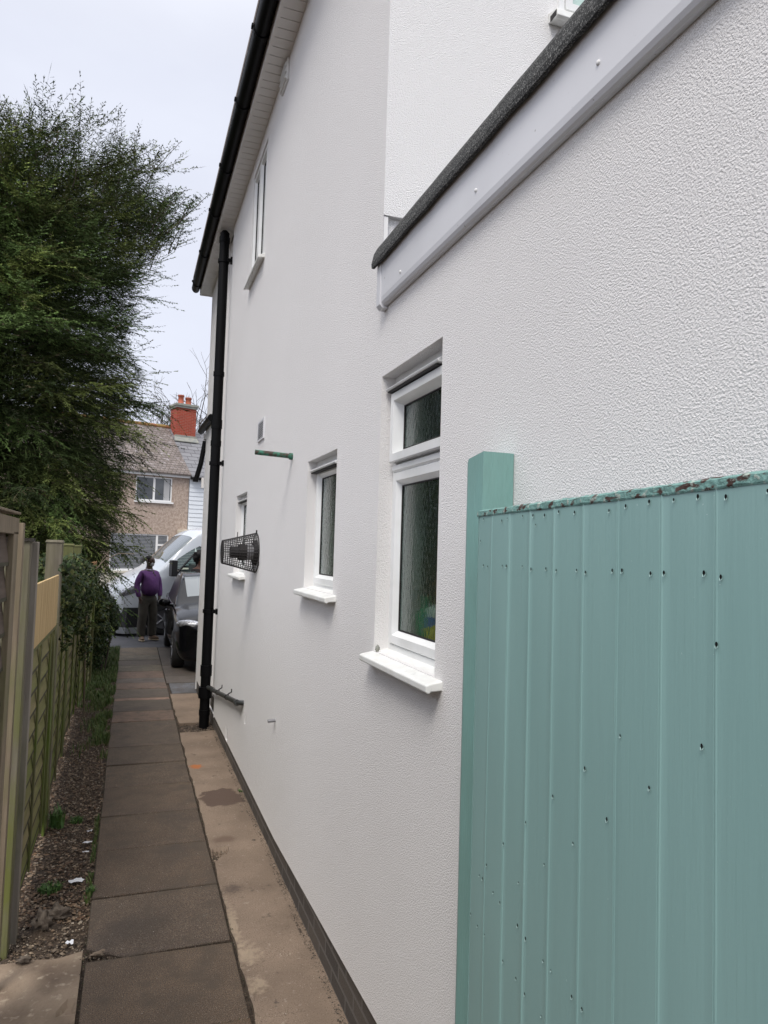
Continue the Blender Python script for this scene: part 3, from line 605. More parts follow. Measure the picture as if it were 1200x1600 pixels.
# fascia of the flat roof
FX = .917
b = MB(); P = [(FX, 3.215), (FX, 3.040), (FX+.003, 3.022), (FX+.009, 3.012), (FX+.016, 3.008), (XW-.001, 3.010), (XW-.001, 3.22)]
b.prism([(p[0], -1.55, p[1]) for p in P], 0, (0, 1.55+2.699, 0)); fas = hput(b, 'fascia', 'pvc_d')
b = MB(); b.prism([(FX-.004, 2.70, 3.215), (FX-.004, 2.70, 3.012), (FX+.008, 2.70, 2.998), (XW-.001, 2.70, 2.998), (XW-.001, 2.70, 3.215)], 0, (0, .045, 0)); hput(b, 'fascia_corner_trim', 'pvc_d', fas, bevel=.002)
for (y, z) in ((2.477, 3.065), (1.85, 3.08), (1.264, 3.085), (.7, 3.08)): b = MB(); b.ell((FX-.001, y, z), (.004, .006, .006)); hput(b, 'nail_cap', 'whitepaint', fas)
# felt drip edge, slightly ragged
b = MB(); ny = 90; rows_ = []
for j in range(ny+1):
    y = -1.55+(2.765+1.55)*j/ny; w = .004*noise.noise(Vector((y*7, 0, 0)))+.002*noise.noise(Vector((y*33, 0, 0))); lap = .004*(1 if (y*1.05) % 1 < .04 else 0)
    x = FX-.016-lap
    rows_.append([(x+.012, y, 3.200+w), (x+.006, y, 3.180+w*1.5), (x-.006, y, 3.180+w*1.5), (x-.008, y, 3.198+w), (x+.002, y, 3.243+w*.5), (x+.016, y, 3.270+w*.5), (XW+.02, y, 3.285), (XW+.25, y, 3.264)])
vs = [p for r_ in rows_ for p in r_]; k = 8; b.add(vs, [(j*k+i, j*k+i+1, (j+1)*k+i+1, (j+1)*k+i) for j in range(ny) for i in range(k-1)]); b.add(rows_[-1], [tuple(range(k))])
hput(b, 'roof_felt_edge', 'felt')
b = MB(); b.box(XW+.24, 7.2, -1.5, YR+.02, 3.22, 3.264); hput(b, 'flat_roof', 'felt')
# eaves: soffit, fascia, gutter, roof
YE0, YE1 = 2.55, 10.52; SZ = 5.68; b = MB(); y = YE1; i = 0
while y > YE0:
    b.box(.802, XW+.02, y-.0935, y, SZ, SZ+.01); y -= .10
b.box(.802, XW+.02, YE0, YE1, SZ+.012, SZ+.02, 1); sof = hput(b, 'soffit', ['soffit', 'dark'])
b = MB(); b.box(.782, .803, YE0, YE1, SZ-.012, SZ+.20); hput(b, 'eaves_fascia', 'soffit')
b = MB(); b.box(.79, XW+.3, YE1, YE1+.02, SZ-.012, SZ+.10); hput(b, 'soffit_end_board', 'soffit')
b = MB(); seg = 10; prof = [(.725+.058*math.cos(t), SZ+.10-.075*math.sin(t)) for t in [math.pi*k/seg for k in range(seg+1)]]
inner = [(.725+.054*math.cos(t), SZ+.10-.070*math.sin(t)) for t in [math.pi*k/seg for k in range(seg+1)]]
def sweep(b, pf, ya, yb, mi=0):
    n = len(pf); b.add([(p[0], ya, p[1]) for p in pf]+[(p[0], yb, p[1]) for p in pf], [(i, i+1, n+i+1, n+i) for i in range(n-1)], mi, True)
sweep(b, prof, YE0, YE1+.05); sweep(b, inner, YE0, YE1+.05); poly = prof+inner[::-1]; b.add([(p[0], YE1+.05, p[1]) for p in prof], [tuple(range(len(prof)))]); b.add([(p[0], YE0, p[1]) for p in prof], [tuple(range(len(prof)))])
gut = hput(b, 'gutter', 'black')
for y in (3.1, 4.1, 5.0, 5.9, 7.0, 8.0, 9.2, 10.3):
    b = MB()
    pf = [(.725+.066*math.cos(t), SZ+.10-.083*math.sin(t)) for t in [math.pi*k/seg for k in range(seg+1)]]; n = len(pf)
    b.add([(p[0], y, p[1]) for p in pf]+[(p[0], y+.035, p[1]) for p in pf], [(i, i+1, n+i+1, n+i) for i in range(n-1)]); b.add([(p[0], y, p[1]) for p in pf], [tuple(range(n))[::-1]])
    b.box(.650, .664, y-.003, y+.038, SZ+.095, SZ+.115)
    hput(b, 'gutter_bracket', 'black', gut)
b = MB(); A0 = (.68, SZ+.19); A1 = (4.1, SZ+2.7); A2 = (7.5, SZ+.19)
for (p, q) in ((A0, A1), (A1, A2)):
    b.add([(p[0], YE0, p[1]), (q[0], YE0, q[1]), (q[0], YE1+.03, q[1]), (p[0], YE1+.03, p[1]), (p[0], YE0, p[1]+.06), (q[0], YE0, q[1]+.06), (q[0], YE1+.03, q[1]+.06), (p[0], YE1+.03, p[1]+.06)], [(0,3,2,1),(4,5,6,7),(0,1,5,4),(2,3,7,6),(3,0,4,7)])
hput(b, 'roof', 'rooftile')
for y in (YR, 10.4):
    b = MB(); b.add([(XW, y+.01, ZT-.01), (7.2, y+.01, ZT-.01), (4.1, y+.01, SZ+2.6)], [(0,1,2)]); b.add([(XW, y-.01, ZT-.01), (7.2, y-.01, ZT-.01), (4.1, y-.01, SZ+2.6)], [(2,1,0)]); hput(b, 'gable', 'render2')
# downpipe (soil pipe) with collars and clips
PX, PY, PR = .862, 8.22, .055
b = MB(); b.tube([(PX, PY, -.03), (PX, PY, 5.60)], PR, 24); dp_ = hput(b, 'downpipe', 'black')
for z, hh, rr in ((5.55, .06, .062), (3.98, .05, .062), (3.40, .10, .062), (3.18, .06, .060), (.62, .12, .064), (.38, .12, .075), (.16, .06, .061)): b = MB(); b.tube([(PX, PY, z-hh/2), (PX, PY, z+hh/2)], rr, 24); hput(b, 'pipe_collar', 'black', dp_)
b = MB(); b.tube([(PX, PY, 5.60), (PX, PY, 5.63), (PX, PY, 5.66)], [.05, .055, .03], 12)
hput(b, 'pipe_cap', 'black', dp_)
for z in (5.30, 2.95, 1.28): b = MB(); b.tube([(PX, PY, z-.02), (PX, PY, z+.02)], .066, 24); b.box(PX+.03, XW+.035, PY-.075, PY-.045, z-.018, z+.018); b.box(XW-.02, XW+.034, PY-.10, PY-.02, z-.03, z+.03); hput(b, 'pipe_clip', 'black', dp_)
b = MB(); wr = .021
b.tube([(PX+.02, PY-.03, .44), (.885, 8.02, .46), (.905, 7.9, .475), (.905, 7.8, .478)], wr, 12); b.tube([(.905, 7.8, .478), (.912, 6.10, .70), (.93, 6.04, .71), (XW+.02, 6.03, .71)], wr, 12)
for y in (7.88, 6.12): 
    z = .478+(7.8-y)/1.7*.222; b.tube([(.905, y+.03, z-.004), (.905, y-.03, z+.004)], wr*1.25, 12)
wp = hput(b, 'waste_pipe', mat('grey_black_plastic', (.035, .037, .036), .35))
for y in (7.45, 6.75):
    b = MB(); z = .478+(7.8-y)/1.7*.222; b.tube([(.908, y+.012, z), (.908, y-.012, z)], wr*1.18, 12); b.tube([(.908, y, z+.02), (.925, y, z+.035), (.945, y, z+.045), (.947, y, z+.075)], .006, 6); hput(b, 'pipe_clip', 'black_m', wp)
b = MB(); b.tube([(.90, 4.69, .872), (XW+.01, 4.69, .876)], .011, 10); hput(b, 'pipe_stub', 'metal')
b = MB(); b.tube([(.712, 4.47, 2.606), (.85, 4.465, 2.600), (XW+.02, 4.46, 2.594)], .016, 12, cap=True); b.tube([(.93, 4.46, 2.594), (XW+.001, 4.46, 2.594)], .022, 10); hput(b, 'green_pipe', 'pipe_green')
# air vent grille
b = MB(); vy0, vy1, vz0, vz1 = 5.53, 5.80, 2.865, 3.03; loops_frame(b, vy0, vy1, vz0, vz1, [(0, XW), (0, XW-.012), (.016, XW-.012), (.018, XW+.002)]); vg = hput(b, 'vent_grille', 'pvc_d')
b = MB()
for i in range(9):
    z = vz0+.022+i*.0145; b.hexa([(XW-.013, vy0+.015, z), (XW-.001, vy0+.015, z+.006), (XW-.001, vy1-.015, z+.006), (XW-.013, vy1-.015, z)], [(XW-.013, vy0+.015, z+.004), (XW-.001, vy0+.015, z+.010), (XW-.001, vy1-.015, z+.010), (XW-.013, vy1-.015, z+.004)])
hput(b, 'louvre', 'pvc_d', vg)
b = MB(); b.box(XW-.002, XW-.001, vy0+.015, vy1-.015, vz0+.015, vz1-.015); hput(b, 'vent_backing', 'dark', vg)
# small hooded extractor outlet below the soffit
b = MB(); b.box(XW-.018, XW, 5.08, 5.30, 5.50, 5.67); hv = hput(b, 'extractor_cover', 'pvc', bevel=.004)
b = MB()
for k in range(3): b.prism([(XW-.018, 5.09, 5.515+k*.05), (XW-.036, 5.09, 5.510+k*.05), (XW-.018, 5.09, 5.556+k*.05)], 0, (0, .20, 0))
hput(b, 'flap', 'pvc', hv)
# flue terminal with black wire guard
FY, FZ = 5.70, 1.965
fl = MB(); fl.tube([(XW-.002, FY, FZ), (XW-.03, FY, FZ)], [.105, .085], 28); fl.tube([(XW-.03, FY, FZ), (XW-.08, FY, FZ)], .062, 24, mi=1); fl.tube([(XW-.08, FY, FZ), (XW-.14, FY, FZ)], .062, 24); fl.tube([(XW-.14, FY, FZ), (XW-.205, FY, FZ)], .047, 24)
flue = hput(fl, 'flue', ['black_m', 'metal'])
b = MB(); wt = .0022
def ring(x, r, t=.0022, n=40): b.tube([(x, FY+r*math.cos(2*math.pi*k/n), FZ+r*math.sin(2*math.pi*k/n)) for k in range(n+1)], t, 5, cap=False)
def rr_(u): return .157-.055*min(1, u*1.25)**1.0+(.012*(u-.8)/.2 if u > .8 else 0)*-1
NX = 15
for k in range(NX+1):
    u = k/NX; ring(XW-.006-.262*u, rr_(u), .0045 if k in (0, NX) else wt)
for k in range(36):
    t = 2*math.pi*k/36; b.tube([(XW-.006-.262*u, FY+rr_(u)*math.cos(t), FZ+rr_(u)*math.sin(t)) for u in [q/8 for q in range(9)]], wt if k % 9 else .004, 5, cap=False)
for r in (.075, .05, .025): ring(XW-.268, r)
for k in range(12):
    t = 2*math.pi*k/12; b.tube([(XW-.268, FY, FZ), (XW-.268, FY+.09*math.cos(t), FZ+.09*math.sin(t))], wt, 5)
for k in range(3):
    t = math.pi/2+k*2*math.pi/3; b.box(XW-.008, XW, FY+.165*math.cos(t)-.012, FY+.165*math.cos(t)+.012, FZ+.165*math.sin(t)-.016, FZ+.165*math.sin(t)+.016)
hput(b, 'wire_guard', 'black_m', flue)
b = MB(); b.tube([(XW-.16, FY, FZ+.04), (XW-.152, FY+.01, FZ+.16)], .0035, 6); hput(b, 'guard_strut', 'black_m', flue)
# gutter stub and canopy edge that show past the street corner
b = MB(); b.tube([(.925, 9.5, 3.70), (.905, 10.2, 3.70), (.895, 10.62, 3.69)], .05, 14); hput(b, 'canopy_gutter', 'black')
b = MB(); b.box(.93, 1.2, 10.42, 10.6, 3.55, 3.63); hput(b, 'canopy_soffit', 'soffit')
b = MB(); b.hexa([(.925, 10.42, 3.47), (.965, 10.42, 3.47), (.965, 10.50, 3.47), (.925, 10.50, 3.47)][::-1], [(.955, 10.42, 3.56), (.995, 10.42, 3.56), (.995, 10.50, 3.56), (.955, 10.50, 3.56)][::-1]); b.tube([(.945, 10.46, 3.52), (.90, 10.47, 3.2), (.845, 10.5, 2.97)], .035, 8, sm=False); b.box(.80, .87, 10.46, 10.54, 2.93, 2.98)
hput(b, 'canopy_edge', 'black')
b = MB(); b.box(.915, .948, 10.42, 10.48, 2.84, 2.99); hput(b, 'canopy_bracket', 'soffit')
# ============================================================ GATE
th = R(6.46); GD = Vector((math.sin(th), math.cos(th), 0)); GN = Vector((GD.y, -GD.x, 0)); D0 = .64
gate = empty('garden_gate', 'tall teal painted boarded gate folded back against the white wall', 'gate', tuple(GD*1.70+GN*D0), 0)
GL = Vector(gate.location)
def G(s, out, z): p = GD*s+GN*(D0-out); return (p.x-GL.x, p.y-GL.y, z)   # out: towards the path
grooves = [1.602, 1.497, 1.388, 1.278, 1.163, 1.049, .932, .813, .698, .583, .468]
b = MB(); edges = [1.695]+grooves+[.36]
prof = []
for i in range(len(edges)-1):
    a, c = edges[i], edges[i+1]; 
    n = 6
    bo, bt = random.uniform(-.0006, .0006), random.uniform(-.0002, .0002)
    for k in range(n+1):
        u = k/n; s_ = (a-.004)+(c+.006-(a-.004))*u; prof.append((s_, bo+bt*(u-.5)+.0003*math.sin(u*math.pi*1.0)))
    if i < len(edges)-2: prof += [(c+.0032, .0002), (c+.0020, -.0022), (c+.0010, -.0022), (c+.0002, .0008), (c-.0010, .0018), (c-.0024, .0002)]
nzv = 90; z0, z1 = .05, 2.098; vs = []; fs = []
for j in range(nzv+1):
    z = z0+(z1-z0)*j/nzv
    for (s_, o) in prof: vs.append(G(s_, o+.0009*noise.noise(Vector((s_*9, z*3, 0))), z))
k = len(prof)
for j in range(nzv):
    for i in range(k-1): fs.append((j*k+i, j*k+i+1, (j+1)*k+i+1, (j+1)*k+i))
b.add(vs, fs, 0, True)
bk = [G(1.695, -.022, z0), G(.36, -.022, z0), G(.36, -.022, z1), G(1.695, -.022, z1), G(1.695, 0, z0), G(1.695, 0, z1), G(.36, 0, z0), G(.36, 0, z1)]
b.add(bk, [(0,1,2,3),(0,3,5,4),(1,6,7,2),(2,7,5,3)])
nails = [(1.697,2.086),(1.653,2.089),(1.671,2.035),(1.537,2.081),(1.505,2.085),(1.422,2.087),(1.37,2.086),(1.316,2.084),(1.255,2.088),(1.193,2.084),(1.074,2.081),(1.024,2.086),(.96,2.089),(.900,2.088),(.847,2.089),(.792,2.085),(1.648,1.975),(1.620,1.973),(1.529,1.977),(1.506,1.977),(1.419,1.979),(1.375,1.974),(1.306,1.977),(1.262,1.975),(1.182,1.978),(1.15,1.975),(1.062,1.981),(1.033,1.982),(.955,1.98),(.922,1.982),(.834,1.985),(.801,1.981),(.809,1.893),(1.033,1.719),(.837,1.755),(1.356,2.066),(.69,1.98),(.72,2.087),
(1.143,1.635),(.954,1.663),(1.261,1.548),(1.07,1.575),(1.379,1.456),(1.181,1.493),(1.492,1.369),(1.293,1.409),(1.587,1.283),(1.409,1.323),(1.631,1.24),(1.611,1.242),(1.544,1.241),(1.505,1.237),(1.683,1.126),(1.41,1.236),(1.636,1.121),(1.59,1.124),(1.37,1.23),(1.482,1.125),(1.291,1.23),(1.258,1.231),(1.413,1.128),(1.37,1.122),(1.178,1.231),(1.142,1.232),(1.295,1.126),(1.696,1.028)]
rn = random.Random(3)
for (s_, z) in nails:
    if s_ > 1.69: continue
    r_ = rn.uniform(.0016, .0032); n = 9; big = rn.random() < .5
    vs = [G(s_+r_*math.cos(2*math.pi*q/n)*.9, .0024, z+r_*1.15*math.sin(2*math.pi*q/n)) for q in range(n)]; b.add(vs, [tuple(range(n))[::-1], tuple(range(n))], 1)
    vs = [G(s_+r_*1.0*math.cos(q), .0022+.0012*math.sin((q-3.4)/2.6*math.pi), z-.001+r_*1.55*math.sin(q)) for q in [3.4+2.6*t_/6 for t_ in range(7)]]
    b.tube(vs, .0004, 5, 2)
b.build('board_panel', ['gate', 'dark', mat('pale_teal_drip', (.42, .58, .55), .5)], gate)
b = MB(); vs = []; ny = 120; pf = [(-.024, .0), (.0012, .0), (.0024, .003), (.0018, .013), (-.004, .017), (-.024, .017)]
for j in range(ny+1):
    s_ = 1.698-(1.698-.355)*j/ny
    for q, (o, z) in enumerate(pf):
        e_ = (.0010*noise.noise(Vector((s_*30, q*3.1, 0)))+.0010*noise.noise(Vector((s_*110, q*5, 1)))) if q else 0
        vs.append(G(s_, o+e_, 2.096+z+e_*1.3))
k = len(pf); b.add(vs, [(j*k+i, j*k+i+1, (j+1)*k+i+1, (j+1)*k+i) for j in range(ny) for i in range(k-1)]+[tuple(range(k))])
b.build('top_edge', 'gate_cap', gate)
for z in (2.03, 1.18, .35):
    b = MB(); b.hexa([G(1.66, -.0225, z-.07), G(.40, -.0225, z-.07), G(.40, -.044, z-.07), G(1.66, -.044, z-.07)], [G(1.66, -.0225, z+.07), G(.40, -.0225, z+.07), G(.40, -.044, z+.07), G(1.66, -.044, z+.07)]); b.build('ledge', 'gate', gate)
post = empty('gate_post', 'thick teal painted post with a rough shaped top beside the gate', 'post', (.90, 1.6, 0))
b = MB()
pts = [(.858, 1.652), (.856, 1.735), (.868, 1.765), (.885, 1.775), (.948, 1.775), (.948, 1.652)]
def pv(z, tops=False):
    o = []
    for (x, y) in pts:
        zz = z
        if tops: zz = 2.272+.006*math.sin(y*40) - (max(0, y-1.66)/.11)**2*.030
        o.append((x-.90, y-1.6, zz))
    return o
n = len(pts); vs = pv(-.05)+pv(2.0)+pv(0, True); b.add(vs, [(i, (i+1) % n, n+(i+1) % n, n+i) for i in range(n)]+[(n+i, n+(i+1) % n, 2*n+(i+1) % n, 2*n+i) for i in range(n)]+[tuple(2*n+i for i in range(n))[::-1], tuple(2*n+i for i in range(n))])
b.ell((.875-.90, 1.6515-1.6, 2.11), (.005, .002, .007))
b.build('post_timber', 'gate_post', post, bevel=.004)
# ============================================================ FENCE
fence = empty('garden_fence', 'weathered timber panel fence with green algae and tall square posts', 'fence', (-.5, 3.6, 0))
FL = Vector(fence.location)
def fput(b, name, m_, parent=None, bevel=0, label=None):
    b.v = [(x-FL.x, y-FL.y, z) for (x, y, z) in b.v]; o = b.build(name, m_, parent or fence, bevel)
    if label: o['label'] = label
    return o
rf = random.Random(5)
def boards(xa, ya, xb, yb, z0, z1, pitch, depth=.022):
    """overlapping wavy horizontal boards as one panel surface"""
    b = MB(); n = max(6, int((yb-ya)/.05)); nb = int((z1-z0)/pitch)+1
    for k_ in range(nb):
        zt = z1-k_*pitch; zb = max(z0, zt-pitch-.018); ph = rf.uniform(0, 9); vs = []
        for i in range(n+1):
            u = i/n; x = xa+(xb-xa)*u; y = ya+(yb-ya)*u; w = .006*noise.noise(Vector((y*1.3+ph, k_*2.1, 0)))+.0015*noise.noise(Vector((y*9, k_*5.0, 2)))
            zt_ = min(zt, z1)
            vs += [(x-.012, y, zt_), (x+depth-.0015, y, zb+w+.016), (x+depth, y, zb+w), (x+depth-.018, y, zb+w+.003), (x-.030, y, zt_)]
        for q in range(5): b.add(vs, [(i*5+q, (i+1)*5+q, (i+1)*5+(q+1) % 5, i*5+(q+1) % 5) for i in range(n)], 1 if q == 1 else 0)  # lower face strip takes the painted overlap shadow
    return b
def batten(xa, y, z0, z1, w=.035, t=.02, m_='w_frame', name='batten', lean=0):
    b = MB(); b.hexa([(xa, y, z0), (xa+t, y, z0), (xa+t, y+w, z0), (xa, y+w, z0)], [(xa+lean, y, z1), (xa+t+lean, y, z1), (xa+t+lean, y+w, z1), (xa+lean, y+w, z1)]); return fput(b, name, m_, bevel=.002)
def fpost(x1, y, h, m_, w=.105, cap=True, label=None, lean=0, d=.1):
    b = MB(); x0 = x1-w
    b.hexa([(x0, y, -.05), (x1, y, -.05), (x1, y+d, -.05), (x0, y+d, -.05)], [(x0+lean, y, h), (x1+lean, y, h), (x1+lean, y+d, h), (x0+lean, y+d, h)]); o = fput(b, 'post', m_, bevel=.004, label=label)
    if cap:
        b = MB(); b.hexa([(x0-.008+lean, y-.008, h), (x1+.008+lean, y-.008, h), (x1+.008+lean, y+d+.008, h), (x0-.008+lean, y+d+.008, h)], [(x0+lean, y, h+.018), (x1+lean, y, h+.018), (x1+lean, y+d, h+.018), (x0+lean, y+d, h+.018)]); fput(b, 'post_cap', m_, o, bevel=.002)
    return o
# near brown panel
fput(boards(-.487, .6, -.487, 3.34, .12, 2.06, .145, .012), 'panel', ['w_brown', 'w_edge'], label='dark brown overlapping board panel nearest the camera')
for y in (.65, 1.7, 2.62): batten(-.480, y, .05, 2.05, .045, .014, 'w_brown')
batten(-.486, 3.33, .02, 2.04, .12, .024, 'w_frame', 'panel_frame')
b = MB(); b.hexa([(-.49, .6, 2.045), (-.462, .6, 2.045), (-.462, 3.46, 2.03), (-.49, 3.46, 2.03)], [(-.49, .6, 2.115), (-.462, .6, 2.115), (-.462, 3.46, 2.10), (-.49, 3.46, 2.10)]); b.box(-.52, -.455, .6, 3.44, 2.116, 2.126); fput(b, 'top_rail', 'w_frame', bevel=.002)
batten(-.50, 3.62, -.02, 2.085, .05, .035, 'w_frame', 'edge_board')
fpost(-.472, 3.94, 2.00, 'w_post', w=.11, label='dark grey post beside the brown panel', cap=False)
b = MB(); b.box(-.590, -.462, 3.93, 4.05, 2.001, 2.018); fput(b, 'post_cap', mat('blackened_cap', (.03, .025, .02), .9, bump=.8, bscale=60, bdist=.01))
batten(-.480, 4.06, -.02, 2.0, .07, .03, 'w_postlight', 'edge_board')
# green panel with pale new boards above
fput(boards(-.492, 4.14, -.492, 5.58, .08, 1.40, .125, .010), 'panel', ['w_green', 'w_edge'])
for y in (4.18, 4.72, 5.30): batten(-.484, y, .06, 1.41, .04, .012, 'w_greenpost')
b = MB(); b.box(-.492, -.464, 4.14, 5.56, 1.40, 1.435); fput(b, 'panel_rail', 'w_greenpost', bevel=.002)
b = MB(); n = 13
for i in range(n):
    y = 4.20+i*.098; b.hexa([(-.476, y, 1.425+rf.uniform(0,.012)), (-.462, y, 1.425), (-.462, y+.091, 1.425), (-.476, y+.091, 1.425)], [(-.476, y, 1.772), (-.462, y, 1.772), (-.462, y+.091, 1.774), (-.476, y+.091, 1.774)])
fput(b, 'closeboard_topper', 'w_new', label='pale new yellow board strip fixed above the green panel', bevel=.0015)
fpost(-.462, 5.60, 2.0, 'w_post', label='square post with algae just past the pale new boards')
batten(-.484, 5.46, -.02, 1.40, .12, .016, 'w_greenpost', 'edge_board')
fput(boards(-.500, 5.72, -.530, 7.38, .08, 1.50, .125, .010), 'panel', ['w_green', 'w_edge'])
for y in (5.80, 6.5, 7.2): batten(-.493-(y-5.8)*.018, y, .04, 1.52, .05, .014, 'w_greenpost')
fpost(-.512, 7.40, 1.975, 'w_greenpost')
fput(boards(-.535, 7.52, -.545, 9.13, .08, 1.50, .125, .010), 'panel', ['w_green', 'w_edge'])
for y in (7.6, 8.3, 8.95): batten(-.534, y, .04, 1.52, .05, .014, 'w_greenpost')
fpost(-.548, 9.15, 1.96, 'w_greenpost')
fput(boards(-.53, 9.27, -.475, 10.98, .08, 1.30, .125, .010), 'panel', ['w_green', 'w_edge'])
for y in (9.35, 9.95, 10.5): batten(-.520+(y-9.35)*.032, y, .04, 1.32, .05, .014, 'w_greenpost')
b = MB()
for i in range(16):
    y = 9.28+i*.106; x = -.50+(y-9.28)*.030; zz = rf.uniform(-.012, .012); b.hexa([(x, y, 1.25), (x+.013, y, 1.25), (x+.013, y+.1, 1.25), (x, y+.1, 1.25)], [(x, y, 1.74+zz), (x+.013, y, 1.74+zz), (x+.013, y+.1, 1.745+zz), (x, y+.1, 1.745+zz)])
fput(b, 'closeboard_topper', 'w_orange', label='old orange brown board strip at the far end of the fence')
fpost(-.442, 11.0, 1.73, 'w_greenpost', w=.08, d=.08, cap=False)
# ============================================================ IVY
def leaves(P, size, cols, seed, outward=None, aspect=.75, droop=.4):
    r = np.random.default_rng(seed); n = len(P); s = size*r.uniform(.55, 1.35, n)
    nn = r.normal(size=(n, 3)); 
    if outward is not None: nn = outward*1.3+nn*.75
    nn /= np.linalg.norm(nn, axis=1)[:, None]; dn = np.tile([0, 0, -1.], (n, 1))*droop+r.normal(size=(n, 3))*.6; t = dn-(dn*nn).sum(1)[:, None]*nn; t /= np.linalg.norm(t, axis=1)[:, None]; q = np.cross(nn, t)
    a = P-t*s[:, None]*.5; c = P+t*s[:, None]*.6; bl = P+q*(s*aspect*.5)[:, None]-nn*(s*.12)[:, None]-t*(s*.12)[:, None]; br = P-q*(s*aspect*.5)[:, None]-nn*(s*.12)[:, None]-t*(s*.12)[:, None]
    V = np.concatenate([np.stack([a, bl, c], 1), np.stack([a, c, br], 1)]); cc = np.array(cols)[r.integers(0, len(cols), n)]*r.uniform(.6, 1.35, (n, 1)); return V, np.concatenate([cc, cc])
ic = [(.022,.042,.012),(.034,.060,.016),(.018,.032,.010),(.055,.080,.024),(.085,.095,.03)]
def blobs(bl, n, r):
    out = []; o = []
    w = np.array([b_[6] for b_ in bl]); idx = r.choice(len(bl), n, p=w/w.sum())
    d = r.normal(size=(n, 3)); d /= np.linalg.norm(d, axis=1)[:, None]; k = r.random(n)**.35
    c = np.array([b_[:3] for b_ in bl])[idx]; s = np.array([b_[3:6] for b_ in bl])[idx]; P = c+d*s*k[:, None]; return P, d
def ivy_thing(name, label, bl, n, loc, size, stems, seed, cat='ivy'):
    r = np.random.default_rng(seed); P, d = blobs(bl, n, r)
    keep = np.array([noise.noise(Vector(p)*5.5)+.35*noise.noise(Vector(p)*14) for p in P]) > -.12; P, d = P[keep], d[keep]
    root = empty(name, label, cat, loc); V, cc = leaves(P, size, ic, seed, d); tris('foliage', V, M['leaf'], cc, root, loc=loc)
    for s_ in stems: b = MB(); b.tube([tuple(Vector(p)-Vector(loc)) for p in s_[0]], s_[1], 6); b.build('stem', M['bark'] if seed != 21 else M['twig'], root)
    return root
ivy_thing('climbing_ivy', 'dark ivy climbing and hanging over the middle of the fence', 
    [(-.46,6.3,1.62,.10,.55,.24,3),(-.45,7.2,1.55,.12,.6,.30,4),(-.45,8.2,1.52,.13,.6,.32,4),(-.44,9.2,1.50,.12,.5,.28,3),(-.46,7.8,1.25,.06,.30,.18,1.2),(-.45,8.8,1.15,.05,.22,.28,1.1),(-.44,6.1,1.35,.06,.3,.2,1),(-.45,9.6,.95,.04,.15,.35,.6),(-.45,6.0,1.80,.08,.5,.08,.8),(-.43,8.2,.95,.05,.10,.25,.5),(-.5,7.5,1.8,.12,1.2,.10,1.5),(-.44,9.9,.6,.04,.12,.3,.4)], 9000, (-.47, 8, 0), .040,
    [([(-.44, 5.9, 1.75), (-.40, 6.4, 1.80), (-.42, 7.0, 1.70)], .004), ([(-.42, 9.0, 0), (-.43, 8.9, .6), (-.43, 8.7, 1.2)], .012), ([(-.42, 9.7, 1.65), (-.30, 9.75, 1.80), (-.14, 9.8, 1.88), (.05, 9.8, 1.88)], .006), ([(-.36, 9.72, 1.72), (-.33, 9.75, 1.80), (-.25, 9.75, 1.92)], .004)], 21)
ivy_thing('ivy_bush', 'dense dark ivy bush at the far end of the fence beside the path', 
    [(-.40,12.0,.98,.16,.7,.38,5),(-.36,12.2,.62,.16,.7,.38,5),(-.30,12.4,.92,.16,.55,.26,3),(-.42,12.2,.30,.14,.7,.3,3),(-.24,12.6,.72,.13,.4,.22,1.2),(-.38,11.5,.7,.12,.4,.5,2.5)], 11000, (-.33, 12, 0), .05,
    [([(-.35, 12, 0), (-.3, 12, .5), (-.3, 12.1, 1.0)], .02), ([(-.3, 12.2, 0), (-.22, 12.3, .6)], .015)], 22)
ivy_thing('shrub', 'dark leafy shrub behind the fence posts under the conifer', 
    [(-.95,6.6,1.55,.30,.9,.32,4),(-1.0,8.6,1.5,.35,1.0,.42,4),(-1.1,10.5,1.4,.4,1.0,.5,4),(-.85,5.7,1.35,.2,.5,.3,1.5)], 9000, (-.95, 8, 0), .05, [([(-1, 6.6, 0), (-.95, 6.6, 1.5)], .03), ([(-1, 8.6, 0), (-1, 8.6, 1.4)], .03), ([(-1.1, 10.5, 0), (-1.1, 10.5, 1.4)], .03)], 23, 'shrub')
